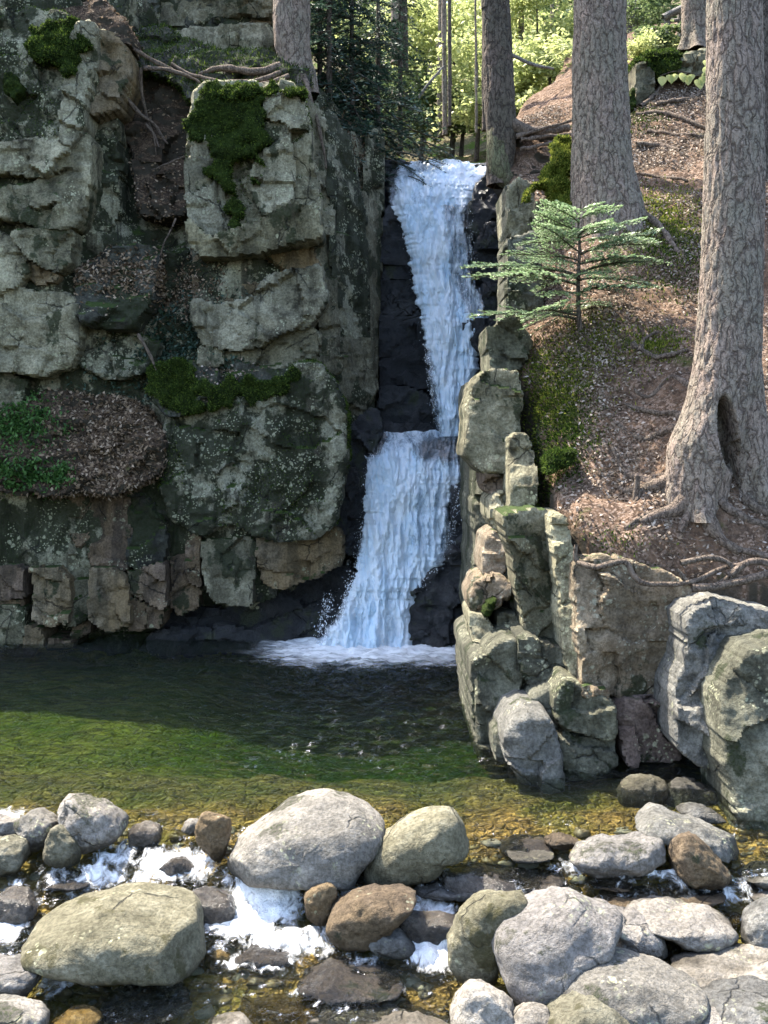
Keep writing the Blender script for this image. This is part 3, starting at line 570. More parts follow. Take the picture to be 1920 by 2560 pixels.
# gully earth and rocks
lb(1, '545,300 620,280 780,330 835,400 830,560 810,760 800,930 700,940 610,920 580,700 540,560', 23., 'earth', name='gully_earth', rnd=.2, amp=.14, sz=.25, key='gully')
lb(1, '570,690 700,720 810,690 806,920 720,945 610,915', 22.6, 'earth', name='gully_earth', rnd=.15, amp=.1, sz=.3, key='gully2')
lb(1, '350,1180 480,1080 640,1060 690,1110 660,1300 560,1420 380,1400 330,1300', 21.7, 'rock_dark', rnd=.3, amp=.15, sz=.4, key='ledge1')
lb(1, '690,1120 800,1060 840,1200 840,1420 780,1520 700,1470 660,1330', 22.4, 'rock_mossy', rnd=.2, amp=.14)
lb(1, '340,1400 560,1430 700,1480 660,1600 480,1640 320,1560', 21.9, 'rock_mossy', rnd=.25, amp=.15, sz=.3)
# main column
lb(1, '850,412 885,378 1040,365 1200,370 1265,392 1310,470 1335,600 1365,800 1372,905 1260,885 1140,945 1000,995 920,1000 830,930 812,800 818,600', 22.0, 'rock_pale', sz=.06, rnd=.22, amp=.09, key='I')
lb(1, '838,605 880,590 922,562 940,700 965,860 992,996 905,1012 840,975 812,930 808,800 820,660', 21.75, 'rock_pale', sx=.15, rnd=.1, amp=.05)
lb(1, '1130,530 1210,528 1250,560 1262,700 1270,800 1250,885 1140,935 1090,860 1080,760 1120,640', 21.78, 'rock_pale', rnd=.15, amp=.06)
lb(1, '1140,405 1260,395 1310,470 1330,560 1260,560 1215,520 1140,510', 21.8, 'rock_pale', rnd=.14, amp=.05)
lb(1, '806,955 900,1018 1000,998 1150,948 1262,885 1372,905 1382,1010 1290,1042 1130,1070 1000,1097 872,1102 830,1060', 21.42, 'rock', sz=-.25, rnd=.1, amp=.05, thick=1.4)
lb(1, '825,1100 1000,1095 1340,1050 1392,1190 1160,1205 1080,1292 960,1315 840,1295', 22.2, 'rock_tan', sz=.1, rnd=.08, amp=.06)
lb(1, '838,1312 960,1318 1085,1290 1165,1200 1375,1150 1395,1300 1335,1400 1160,1462 1020,1500 880,1490 850,1400', 21.75, 'rock_pale', sz=.05, rnd=.15, amp=.08)
lb(2, '870,30 1010,35 1160,10 1330,-60 1380,-20 1370,60 1280,100 1140,130 1000,110 860,110', 21.9, 'rock', rnd=.12, amp=.07)
# flank turning back to the fall
lb(1, '1300,420 1350,450 1400,520 1420,700 1440,900 1445,1150 1450,1400 1470,1600 1390,1600 1385,1300 1375,1000 1350,700', 22.5, 'rock', sx=1.0, rnd=.12, amp=.1, strat=0)
lb(1, '1420,480 1500,600 1560,880 1580,1200 1590,1500 1600,1800 1470,1800 1455,1400 1440,1000', 23.2, 'rock_mossy', sx=1.6, rnd=.15, amp=.16)
lb(1, '1560,820 1640,900 1640,1200 1625,1600 1600,1830 1575,1500', 24.2, 'rock', sx=1.9, rnd=.1, amp=.12)
lb(1, '1590,560 1650,560 1655,900 1610,1000 1570,980 1570,750', 24.8, 'rock_mossy', sx=1.2, rnd=.1, amp=.1)
lb(2, '1350,60 1420,0 1600,0 1625,200 1560,330 1500,400 1470,300', 22.9, 'rock', sx=1.3, rnd=.15, amp=.14)
# large mossy bulge
lb(2, '700,440 730,330 880,265 1100,250 1210,225 1300,100 1380,110 1430,190 1472,400 1468,680 1432,785 1330,848 1180,855 1100,842 1010,785 940,800 870,835 790,800 745,765 705,620', 21.35, 'rock_mossy', rnd=.4, amp=.14, sz=.1, key='M')
lb(2, '560,330 700,380 720,600 745,800 720,900 640,820 560,640', 21.75, 'rock_dark', rnd=.3, amp=.12)
# lower course of squared blocks
lb(2, '868,880 960,865 1092,858 1092,1130 1030,1147 930,1130 892,1080 880,980', 21.35, 'rock', rnd=.07, amp=.05)
lb(2, '1112,862 1180,862 1330,852 1440,785 1482,850 1472,960 1380,1012 1200,1075 1135,1050', 21.45, 'rock_tan', rnd=.14, amp=.06, sx=.1)
lb(2, '1095,860 1112,862 1130,1050 1200,1078 1190,1110 1095,1135', 21.8, 'rock_dark', rnd=.05)
lb(2, '800,840 865,845 868,980 862,1070 820,1050 800,980', 21.6, 'rock_brown', rnd=.06, amp=.05)
lb(2, '740,900 800,880 800,1020 860,1080 860,1150 780,1190 740,1150', 21.75, 'rock_brown', rnd=.07, amp=.06)
lb(2, '-260,985 100,985 108,1000 105,1112 -20,1120 -260,1120', 21.3, 'rock_brown', rnd=.06, amp=.04)
lb(2, '-260,1125 98,1118 96,1150 -260,1165', 21.45, 'rock_brown', rnd=.04, amp=.03)
lb(2, '-260,1160 96,1152 95,1312 40,1325 -260,1335', 21.25, 'rock', rnd=.06, amp=.04)
lb(2, '135,990 180,985 252,985 296,1040 296,1225 252,1212 242,1242 145,1215', 21.15, 'rock_tan', rnd=.06, amp=.04)
lb(2, '298,870 360,930 390,970 390,1195 345,1222 300,1245', 21.5, 'rock', sx=.7, rnd=.06, amp=.05)
lb(2, '100,1225 180,1250 190,1330 100,1330', 21.35, 'rock_tan', rnd=.05, amp=.04)
lb(2, '200,1290 305,1300 310,1335 205,1332', 21.4, 'rock_brown', rnd=.04, amp=.03)
lb(2, '305,1245 385,1210 385,1265 310,1300', 21.6, 'rock_brown', rnd=.05, amp=.03)
lb(2, '388,995 420,980 480,985 548,1040 556,1230 470,1262 388,1208', 21.2, 'rock_tan', rnd=.07, amp=.05)
lb(2, '555,1000 640,985 705,958 716,1165 640,1130 556,1100', 21.35, 'rock_brown', rnd=.06, amp=.05)
lb(2, '558,1105 630,1135 628,1250 560,1262', 21.4, 'rock_brown', rnd=.05, amp=.04)
lb(2, '634,1138 718,1170 690,1242 632,1252', 21.45, 'rock_brown', rnd=.05, amp=.04)
lb(2, '-260,870 80,850 290,775 300,960 250,985 130,985 0,965 -260,975', 21.8, 'rock_dark', rnd=.1, amp=.1)
lb(2, '300,680 430,650 555,655 565,760 560,980 480,985 400,960 320,850 296,770', 21.6, 'rock_brown', rnd=.12, amp=.1)
lb(2, '560,655 640,690 705,760 722,880 702,955 600,985 562,960', 21.5, 'rock_dark', rnd=.12, amp=.08)
# undercut and black ledge by the water
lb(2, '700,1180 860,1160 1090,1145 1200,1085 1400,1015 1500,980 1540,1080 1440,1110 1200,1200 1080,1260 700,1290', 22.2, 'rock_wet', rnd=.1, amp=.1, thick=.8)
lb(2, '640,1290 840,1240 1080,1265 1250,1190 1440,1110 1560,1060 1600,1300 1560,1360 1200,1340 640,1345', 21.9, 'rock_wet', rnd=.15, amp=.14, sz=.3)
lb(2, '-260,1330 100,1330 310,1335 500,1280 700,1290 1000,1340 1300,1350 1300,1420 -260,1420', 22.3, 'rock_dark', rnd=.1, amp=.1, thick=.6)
# wet rock beside the lower fall
lb(2, '1480,420 1560,330 1620,300 1640,380 1610,500 1590,660 1560,850 1540,920 1480,900 1455,780 1475,600', 22.5, 'rock_wet', rnd=.15, amp=.14, sx=.6)
lb(2, '1490,560 1530,545 1555,640 1520,700 1495,660', 22.1, 'rock_wet', rnd=.06, amp=.05)
lb(2, '1450,790 1485,700 1500,800 1540,900 1520,935 1470,910', 22.1, 'rock_wet', rnd=.05, amp=.05)
# top of the cliff: stacked slabs and mossy shelf
lb(1, '685,-120 1180,-130 1168,60 1000,60 820,95 690,120', 24.0, 'rock', rnd=.14, amp=.08)
lb(1, '820,98 1000,62 1165,28 1168,100 1000,105 830,108', 24.2, 'rock_tan', rnd=.05, amp=.04)
lb(1, '715,165 800,130 1000,108 1170,105 1172,200 1100,240 900,215 740,190', 23.9, 'rock_pale', rnd=.12, amp=.06)
lb(1, '470,-120 690,-120 690,130 560,140 480,110', 24.1, 'rock_dark', rnd=.15, amp=.14)
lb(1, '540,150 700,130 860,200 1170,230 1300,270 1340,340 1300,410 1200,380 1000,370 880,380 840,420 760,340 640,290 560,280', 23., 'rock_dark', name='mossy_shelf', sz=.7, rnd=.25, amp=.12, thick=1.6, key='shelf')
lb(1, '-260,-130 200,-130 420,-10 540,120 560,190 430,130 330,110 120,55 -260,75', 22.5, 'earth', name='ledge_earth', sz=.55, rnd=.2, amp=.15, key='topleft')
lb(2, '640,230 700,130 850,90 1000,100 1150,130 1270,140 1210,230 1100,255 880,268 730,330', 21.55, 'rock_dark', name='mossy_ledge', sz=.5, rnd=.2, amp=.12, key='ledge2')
lb(2, '-260,330 0,290 200,250 420,260 600,300 700,430 690,560 520,640 300,650 100,640 -260,620', 21.3, 'earth', name='ledge_earth', sz=.55, rnd=.35, amp=.22, key='ledge3')
# ------------------------------------------------------------------ gorge rocks around the fall
gr = thing('gorge_rock', at(1030, 1080, 25), 'black wet rock steps under and beside the two falls', 'rock')
def gb(t, s, Y, mat='rock_wet', **kw): return slab(px(t, s), Y, M[mat], gr, **{**dict(rnd=.14, amp=.12), **kw})
gb(7, '380,120 1420,120 1480,700 1480,1500 1250,2200 380,2300', 25.9, name='rock_core', thick=3., sz=.22, rnd=.2, amp=.25)
gb(7, '530,600 585,420 650,430 700,560 740,760 745,880 530,870', 24.9, sx=.3)
gb(7, '525,870 745,870 770,980 525,985', 24.75, amp=.05)
gb(7, '525,985 770,985 800,1120 800,1200 760,1260 525,1250', 24.6, amp=.08)
gb(7, '525,1255 770,1265 800,1200 850,1260 870,1450 760,1560 525,1600', 24.5, amp=.12)
gb(7, '525,1600 770,1560 870,1450 880,1700 860,1830 700,1790 525,1810', 24.3, amp=.12)
gb(7, '520,1815 720,1800 870,1860 930,2000 960,2190 500,2200', 24.0, amp=.12)
gb(7, '1240,350 1270,230 1330,170 1400,190 1475,250 1475,330 1350,380 1250,390', 24.6)
gb(7, '1200,400 1250,375 1475,300 1480,440 1400,500 1330,540 1270,650 1215,600', 24.3, amp=.09)
gb(7, '1160,600 1170,520 1210,505 1230,590 1200,610', 24.4, amp=.04, rnd=.05)
gb(7, '1300,600 1340,545 1475,530 1480,740 1290,750 1265,700', 24.0, amp=.09)
gb(7, '1240,760 1480,745 1480,1000 1340,1010 1230,920', 24.2)
gb(7, '1310,1010 1480,1010 1500,1260 1380,1300 1330,1200', 23.9)
gb(7, '1140,1330 1250,1290 1500,1280 1480,1400 1300,1540 1240,1500', 23.6)
gb(8, '400,250 520,80 1320,100 1430,420 1440,560 1500,800 1200,1300 860,1500 860,1990 -60,1990 200,1500 380,1200 440,900', 23.0, name='rock_core', thick=2., rnd=.2, amp=.2, sz=.15)
gb(8, '1180,700 1200,560 1320,500 1430,560 1450,760 1500,900 1420,1100 1250,1200 1200,1050 1210,900', 22.0, rnd=.25)
gb(8, '850,1480 1020,1300 1180,1120 1330,980 1440,1000 1420,1200 1380,1400 1330,1530 1390,2040 1200,2030 1100,2000 850,1990 845,1620', 21.4, rnd=.3, amp=.2, sz=.3)
gb(8, '850,1800 960,1780 1120,1960 1060,1990 850,1990', 21.1, rnd=.1, amp=.08)
gb(8, '1080,1900 1200,1850 1390,1900 1395,2040 1200,2040', 21.1, rnd=.1, amp=.08)
# ------------------------------------------------------------------ right cliff
rc = thing('rock_cliff', at(1500, 1700, 13.5), 'jointed outcrop of tan and grey rock under the rooted bank', 'cliff')
def rb(t, s, Y, mat, **kw): return slab(px(t, s), Y, M[mat], rc, **{**dict(rnd=.10, amp=.05, thick=1.2), **kw})
rb(4, '370,300 385,200 420,150 480,130 575,130 595,250 575,420 548,572 430,565 345,485 350,420', 16.3, 'rock', rnd=.22, amp=.07, sx=-.35)
rb(4, '430,575 540,580 546,640 495,692 440,645', 16.2, 'rock_brown', rnd=.08)
rb(4, '455,690 510,650 552,692 547,800 492,832 450,760', 15.9, 'rock_pale', sx=-.5)
rb(4, '550,425 590,400 625,430 652,560 656,700 595,737 548,792 545,600', 15.4, 'rock_pale', sx=-.9)
rb(4, '520,765 600,735 700,740 732,800 762,1000 782,1330 690,1332 620,1262 592,1100 580,960 540,850', 14.6, 'rock', sx=.35, amp=.06)
rb(4, '725,775 765,758 800,900 832,1000 852,1250 885,1500 870,1560 810,1490 782,1335 764,1100 740,900', 13.9, 'rock_pale', sx=-.7, rnd=.07)
rb(4, '820,975 930,955 1050,962 1180,1000 1300,1050 1365,1090 1385,1200 1320,1400 1300,1555 1040,1560 960,1520 880,1495 848,1250', 13.5, 'rock_face', rnd=.14, amp=.06, key='face')
rb(4, '1300,1045 1480,1020 1659,985 1850,960 1850,1560 1290,1560 1320,1300', 13.75, 'rock_face', rnd=.12, amp=.08)
rb(4, '420,965 440,855 480,822 522,870 535,985 500,1022 430,1012', 15.5, 'rock_face', rnd=.12, sx=-.6)
rb(4, '368,1110 400,1040 490,1012 552,1052 548,1120 490,1152 440,1192 378,1182', 15.2, 'rock_face', rnd=.14, sx=-.6)
rb(4, '488,1190 560,1180 602,1240 562,1302 490,1285', 15.0, 'rock_damp', rnd=.08)
rb(4, '370,1188 440,1198 490,1292 455,1352 410,1402 388,1300', 15., 'rock_pale', rnd=.1, sx=-.6)
rb(4, '500,1020 580,980 600,1100 622,1265 604,1240 560,1178 548,1120 555,1050', 15.3, 'rock_dark', rnd=.06)
rb(4, '415,1440 480,1320 560,1298 592,1350 602,1450 572,1530 522,1620 472,1690 470,1830 425,1810 402,1600', 14.1, 'rock_damp', rnd=.2, amp=.06)
rb(4, '583,1300 640,1288 700,1325 775,1335 792,1440 802,1485 720,1502 630,1482 592,1420', 14.0, 'rock_damp', rnd=.05)
rb(6, '470,240 520,160 600,130 660,60 740,30 760,150 745,250 640,260 560,300 530,360 480,330', 13.5, 'rock_damp', rnd=.2)
rb(6, '523,250 560,180 620,148 700,160 747,250 772,400 782,478 700,485 610,455 540,355', 12.85, 'b_blue', rnd=.3, amp=.05)
rb(6, '738,95 760,40 795,5 862,50 990,92 1002,200 992,252 880,242 770,212', 13.15, 'rock_damp', rnd=.16)
rb(6, '762,218 880,250 992,262 1000,308 860,302 790,272', 13.2, 'rock_damp', rnd=.08)
rb(6, '758,252 860,306 1000,318 1012,370 900,422 800,434 770,350', 13.05, 'rock_damp', rnd=.1)
rb(6, '1010,112 1060,95 1255,108 1285,200 1295,335 1180,362 1040,347 1020,250', 13.3, 'rock_red', rnd=.07)
rb(6, '850,28 962,40 972,80 862,82', 13.25, 'rock_face', rnd=.06)
rb(6, '1010,60 1270,65 1280,105 1060,92 1010,108', 13.5, 'rock_red', rnd=.03, amp=.02)
rb(6, '400,-100 800,-140 1300,60 1700,60 1700,560 1020,560 700,500 420,330', 14.3, 'rock_damp', name='rock_core', rnd=.2, amp=.1, thick=3.)
rb(4, '400,180 560,140 760,760 800,980 840,1500 430,1500 420,900', 16.9, 'rock_damp', name='rock_core', rnd=.2, amp=.1, thick=3., sx=-1.2)
rb(0, '1268,600 1335,585 1352,700 1345,800 1300,868 1268,800', 18.1, 'rock_damp', sx=.3, rnd=.15, amp=.1)
rb(0, '1262,470 1320,460 1335,585 1270,600', 19.9, 'rock_damp', sx=.3, rnd=.12, amp=.08)
rb(0, '1215,820 1290,790 1330,860 1300,920 1225,930', 16.9, 'rock_damp', sx=.2, rnd=.12, amp=.07)
# big grey rocks at the right edge of the pool
rb(4, '1305,1212 1350,1172 1430,1148 1560,1176 1720,1200 1900,1230 1900,1450 1570,1480 1510,1600 1490,1750 1495,1858 1370,1822 1290,1762 1275,1600 1270,1500 1302,1380', 12.7, 'b_blue', rnd=.16, amp=.09, sz=.15)
rb(6, '1468,70 1530,-40 1590,-110 1720,-150 1950,-150 1950,790 1720,770 1640,745 1545,725 1530,550 1505,400 1478,250', 11.75, 'rock_damp', rnd=.25, amp=.07, sz=.16, sx=-.15)
# rocks higher on the bank
br = thing('boulder', at(1340, 640, 19.5), 'pale green lichen rock between the fall and the middle spruce', 'boulder', 'rocks on the bank')
slab(px(3, '532,900 545,800 600,765 650,800 640,880 660,1000 690,1080 610,1110 565,1060 540,980'), 19.6, M['rock_pale'], br, rnd=.22, amp=.07, sx=.2)
slab(px(3, '650,880 760,850 830,900 840,1080 700,1110 660,1000'), 19.4, M['rock_pale'], br, rnd=.2, amp=.07, sx=.1)
slab(px(3, '1000,1100 1090,1060 1180,1080 1190,1200 1100,1260 1020,1220'), 18.2, M['rock'], br, rnd=.2, amp=.07)
br = thing('boulder', at(1630, 260, 26), 'upright mossy rock below the far spruce, in front of the shrubs', 'boulder', 'rocks on the bank')
slab(px(10, '350,660 380,620 470,640 530,720 540,900 480,960 390,1040 355,1060'), 24.2, M['rock'], br, rnd=.2, amp=.07)
slab(px(10, '330,640 380,560 500,515 640,500 760,520 800,560 760,680 640,740 540,720 470,640 400,610'), 24.3, M['moss'], br, name='moss_cap', rnd=.3, amp=.12, sz=.4, key='capmoss')
slab(px(10, '720,660 800,570 900,500 1000,480 1120,480 1120,700 960,760 800,740'), 24.4, M['rock'], br, rnd=.25, amp=.1, sz=.2)
slab(px(10, '270,1000 310,880 350,850 355,1060 300,1120'), 23.9, M['moss'], br, name='moss_cap', rnd=.12, amp=.06)
# moss beds: on the column, on the ledges, on the right bank
def mo(t, s, Y, parent, mat='moss', **kw): return slab(px(t, s), Y, M[mat], parent, name='moss_bed', **{**dict(rnd=.09, amp=.09, thick=.3, jit=.19, fine=1.6, res=5, facet=0., grow=0.), **kw})
mo(1, '850,415 900,385 1020,380 1060,400 1140,420 1138,520 1150,620 1135,720 1140,800 1085,835 1070,740 1040,700 1060,850 1045,985 985,995 960,850 940,700 920,565 870,590 835,545', 21.68, lc, key='m1')
mo(1, '880,385 1000,365 1200,365 1300,390 1320,420 1180,400 1060,410 900,430 850,430', 21.7, lc, key='m2', sz=.5)
mo(2, '640,150 700,110 780,90 860,120 880,200 870,290 760,320 680,250', 21.4, lc, key='m3', sz=.3)
mo(2, '870,205 960,190 1090,180 1150,150 1270,140 1230,235 1100,260 900,285', 21.32, lc, key='m4', sz=.3)
mo(1, '200,80 330,110 380,150 350,260 260,330 190,300 140,180 100,120', 21.45, lc, key='m5', sz=.3)
mo(1, '20,330 70,320 110,380 60,440 20,400', 21.4, lc, key='m6')
mo(4, '690,520 760,480 820,470 830,520 760,560 700,570', 15.0, rc, 'moss', key='m8', sz=.5)
#mo(4, '675,620 720,600 748,625 735,660 690,662', 14.6, rc, 'moss_sun', key='m9', sz=.3)
#mo(4, '930,930 980,880 1080,890 1130,950 1120,985 1000,960', 13.35, rc, 'moss', key='m10', sz=.4)
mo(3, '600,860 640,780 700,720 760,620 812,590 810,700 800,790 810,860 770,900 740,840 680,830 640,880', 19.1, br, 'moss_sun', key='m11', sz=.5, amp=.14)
#mo(3, '520,620 600,580 720,570 770,610 700,690 620,720 540,700', 21.2, rc, 'moss', key='m12', sz=.5)
#mo(3, '1090,730 1180,740 1220,860 1340,900 1330,1000 1240,1060 1140,980 1100,900', 18.3, rc, 'moss_sun', key='m13', sz=.8, rnd=.2)
mo(4, '430,1190 460,1120 480,1110 475,1160 455,1195', 14.95, rc, 'moss', key='m14')
# ------------------------------------------------------------------ the falls
def fall(name, t, rows, label, nu=110, nv=270, bulge=.28, dens_fn=None, layers=2, seed=0):
    ox, oy, k = TILES[t]; R = np.array(rows, float); par = thing(name, at(ox + (R[-1, 1] + R[-1, 2]) / 2 / k, oy + R[-1, 0] / k, R[-1, 3]), label, 'waterfall', kind='structure')
    for ly in range(layers):
        v = np.linspace(0, 1, nv); yy = R[0, 0] + v * (R[-1, 0] - R[0, 0])
        f = lambda c: np.interp(yy, R[:, 0], R[:, c])
        sm = lambda a: np.convolve(np.pad(a, 9, mode='edge'), np.ones(19) / 19, 'valid')
        xl, xr, Yd = sm(f(1)), sm(f(2)), sm(f(3))
        z1 = np.stack([yy / 60, np.zeros(nv), np.full(nv, seed + ly * 5.)], -1); z2 = z1 + 40
        xl = xl - 6 + (24 + 10 * ly) * fbm(z1, 4, gain=.65) + 14 * ly; xr = xr + 6 + (24 + 10 * ly) * fbm(z2, 4, gain=.65) - 14 * ly
        u = np.linspace(0, 1, nu); Xp = xl[:, None] + u[None] * (xr - xl)[:, None]; Yp = np.repeat(yy[:, None], nu, 1)
        Yp = Yp + 26 * fbm(np.stack([u * 5 + seed, 0 * u, 0 * u], -1), 3)[None] * np.exp(-v * 14)[:, None]   # uneven lip
        P = at(ox + Xp / k, oy + Yp / k, np.repeat(Yd[:, None], nu, 1))
        flow_v = np.concatenate([[0], np.cumsum(np.linalg.norm(np.diff(P[:, nu // 2], axis=0), axis=1))]); uvu = P[..., 0]
        UV = np.stack([uvu, np.repeat(flow_v[:, None], nu, 1)], -1).reshape(-1, 2)
        q = np.stack([UV[:, 0] * 3.4, UV[:, 1] * .9, np.full(len(UV), ly * 7.3 + seed)], -1)
        dsp = .17 * fbm(q, 5, gain=.55) + .06 * ridge(q * [1.8, 1.1, 1], 3)
        eu = np.minimum(u, 1 - u)[None].repeat(nv, 0).ravel()
        P = P.reshape(-1, 3); P[:, 1] -= bulge * np.sqrt(np.clip(eu * 2, 0, 1)) * .8 + dsp * np.clip(eu * 8, .15, 1) - .16 * ly
        P[:, 0] += .03 * fbm(q * 1.3 + 9, 3)
        den = dens_fn(np.repeat(u[None], nv, 0).ravel(), np.repeat(yy[:, None], nu, 1).ravel()) + np.clip(eu / .16, 0, 1) * .30 - .30 + .22 * ly * 0
        put('water_sheet', P, grid_faces(nu, nv), M['fall'], par, uv=UV, attrs={'dens': den})
    return par
def d_up(u, y):
    core = np.where(y < 420, np.clip(.50 + .2 * smooth(.35, .8, u) , 0, 1), np.where(y < 1250, .74 - .34 * smooth(.50, .68, u), .70))
    core = core - .10 * smooth(250, 120, y) * (np.abs(u - .4) < .35)
    return core - .28 * smooth(1350, 1700, y) * smooth(.45, .12, u)
fu = fall('waterfall', 7, [(86, 570, 1395, 27.2), (130, 575, 1380, 26.4), (200, 580, 1290, 25.5), (400, 590, 1235, 24.95), (520, 680, 1190, 24.75), (700, 725, 1270, 24.55), (900, 765, 1240, 24.4), (1100, 795, 1330, 24.2), (1220, 830, 1400, 24.0), (1300, 850, 1330, 23.85), (1400, 865, 1290, 23.75), (1700, 880, 1265, 23.45), (2000, 925, 1225, 23.2), (2185, 955, 1200, 23.1)],
          'upper cascade of blue white water dropping from the lip to the rock ledge', dens_fn=d_up, seed=1)
def d_lo(u, y):
    a = .52 + .24 * smooth(250, 420, y) - .26 * smooth(.42, .60, u) * smooth(1350, 1000, y) * smooth(90, 300, y)
    a = a - .1 * smooth(350, 150, y); a = a + .1 * smooth(1500, 1800, y)
    return a - .34 * smooth(.22, .06, u) * smooth(1450, 1650, y)
fl = fall('waterfall', 8, [(92, 515, 1315, 23.6), (130, 512, 1310, 23.1), (200, 508, 1300, 22.75), (350, 478, 1310, 22.5), (450, 462, 1400, 22.35), (560, 455, 1260, 22.25), (700, 445, 1200, 22.15), (900, 440, 1215, 22.0), (1100, 412, 1180, 21.85), (1250, 382, 1085, 21.7), (1450, 330, 900, 21.5), (1600, 240, 855, 21.35), (1800, 110, 855, 21.2), (1965, -10, 858, 21.05)],
          'lower cascade of white water spreading into the pool', dens_fn=d_lo, nu=140, seed=4)
# drops thrown out along the edges of the falls
oct_v = np.array([[1, 0, 0], [-1, 0, 0], [0, 1, 0], [0, -1, 0], [0, 0, 1], [0, 0, -1.]]); oct_f = np.array([[0, 2, 4], [2, 1, 4], [1, 3, 4], [3, 0, 4], [2, 0, 5], [1, 2, 5], [3, 1, 5], [0, 3, 5]])
def drops(pts, rad, par):
    n = len(pts); st_ = np.stack([np.ones(n), np.ones(n), RNG.uniform(1, 2.4, n)], -1) * rad[:, None]
    V = pts[:, None] + oct_v[None] * st_[:, None]; Fq = (oct_f[None] + 6 * np.arange(n)[:, None, None]).reshape(-1, 3)
    o = put('spray', V.reshape(-1, 3), Fq, M['drop'], par); o['kind'] = 'stuff'
def spray(t, segs, n, par, sx=18, sy=25):
    ox, oy, k = TILES[t]; P = []
    for (x0, y0, x1, y1, Yd, wgt) in segs:
        m = int(n * wgt); r = RNG.random(m); x = x0 + (x1 - x0) * r + RNG.normal(0, sx, m); y = y0 + (y1 - y0) * r + RNG.normal(0, sy, m)
        P.append(at(ox + x / k, oy + y / k, Yd + RNG.normal(-.15, .15, m)))
    P = np.vstack(P); drops(P, RNG.uniform(.003, .007, len(P)) * RNG.choice([1, 1, 1.6], len(P)), par)
spray(7, [(690, 480, 880, 1500, 24.5, .18), (880, 1500, 960, 2150, 23.5, .3), (1200, 450, 1250, 900, 24.3, .15), (1050, 950, 1330, 1250, 24., .15), (1150, 1400, 1250, 1700, 23.6, .12), (600, 250, 1150, 380, 25., .1)], 700, fu)
spray(8, [(500, 260, 440, 900, 22.1, .12), (440, 900, 380, 1250, 21.9, .15), (360, 1300, 200, 1850, 21.3, .45), (150, 1500, 60, 1850, 21.3, .25), (1250, 560, 1180, 1100, 21.9, .2), (1150, 1130, 860, 1480, 21.6, .2), (0, 1930, 850, 1960, 21., .3), (550, 350, 1250, 500, 22.2, .12)], 1000, fl, 28, 40)
# ------------------------------------------------------------------ boulders in the stream
G = 'boulders across the outlet of the pool'
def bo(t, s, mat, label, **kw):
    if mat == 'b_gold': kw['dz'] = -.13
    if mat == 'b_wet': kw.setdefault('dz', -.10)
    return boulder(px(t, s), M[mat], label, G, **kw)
bo(5, '-160,590 60,585 110,600 82,660 0,690 -160,700', 'b_pale', 'flat pale stone with foam on it at the left edge of the pool', depth=.5)
bo(5, '60,600 110,572 190,555 245,575 272,620 235,670 200,720 150,735 115,710 85,660', 'b_grey', 'tan stone leaning against the angular boulder at left', depth=.9)
bo(5, '255,540 290,500 340,492 400,510 450,515 500,560 545,620 540,650 490,690 380,740 360,700 320,640 270,590', 'b_pale', 'angular pale pinkish boulder at the left end of the stone row', depth=.9, cuts=9, e=.65)
bo(5, '205,680 225,630 265,625 310,670 355,740 345,790 280,805 180,770', 'b_green', 'small mossy pointed stone below the angular pale boulder', depth=.8, cuts=7)
bo(5, '-160,700 40,670 105,690 130,760 100,820 0,840 -160,845', 'b_green', 'dark mossy stone at the left edge below the stone row', depth=.8)
bo(5, '550,640 570,580 640,572 695,590 705,640 640,705 560,705', 'b_wet', 'wet purple grey stone in the gap right of the angular boulder', depth=.8)
bo(5, '600,680 680,660 750,670 760,700 700,730 610,725', 'b_gold', 'orange stone washed by the white water in the gap', depth=.7)
bo(5, '690,770 740,720 800,725 840,760 800,800 730,810', 'b_wet', 'dark wet stone in the rapid left of the largest grey boulder', depth=.7)
bo(5, '785,640 810,598 865,595 880,640 840,670', 'b_pale', 'small pale stone tucked behind the upright pointed stone', depth=.9)
bo(5, '838,660 870,590 910,563 960,575 1000,620 995,680 960,780 920,760 870,710', 'b_brown', 'upright pointed tan stone left of the largest grey boulder', depth=.8, cuts=8, e=.7)
bo(5, '975,790 990,740 1060,660 1140,600 1230,530 1330,490 1430,478 1530,495 1610,550 1665,610 1650,690 1570,770 1540,850 1440,872 1330,892 1250,862 1150,850 1050,830', 'b_grey', 'largest grey boulder, broad and domed, in the middle of the stone row', depth=.75, amp=.03, shear=.35)
bo(5, '795,900 830,860 890,848 970,870 1025,915 1010,970 960,1025 890,1005 840,945', 'b_wet', 'round dark wet stone in the rapid above the left domed boulder', depth=.8)
bo(5, '80,1140 100,1080 190,1000 300,930 430,885 530,875 640,890 760,930 850,980 885,1030 880,1080 895,1150 890,1220 830,1272 700,1288 560,1302 430,1282 300,1242 180,1212 100,1180', 'b_green', 'big domed olive boulder standing in white water at left', depth=.8, amp=.03, shear=.3)
bo(5, '-160,1190 60,1188 130,1200 195,1250 180,1310 140,1372 0,1375 -160,1385', 'b_grey', 'half seen grey boulder at the left edge below the domed olive one', depth=.8)
bo(5, '-160,1362 60,1360 150,1390 200,1430 215,1490 210,1580 -160,1600', 'b_grey', 'dark flat boulder in the lower left corner', depth=.8, base=1700 + 1590 / 1.728)
bo(5, '1315,920 1360,875 1430,870 1455,910 1430,980 1400,1065 1340,1052 1320,990', 'b_brown', 'small angular brown stone right of the white chute', depth=.8, cuts=8)
bo(5, '1410,1050 1440,960 1520,910 1600,890 1750,882 1800,905 1745,1000 1690,1060 1645,1142 1560,1155 1460,1132', 'b_brown', 'wide brown boulder right of the white chute', depth=.8)
bo(6, '-82,1090 -30,1065 60,1062 110,1110 136,1170 90,1202 0,1182 -72,1150', 'b_blue', 'small blue grey stone below the wide brown boulder', depth=.9)
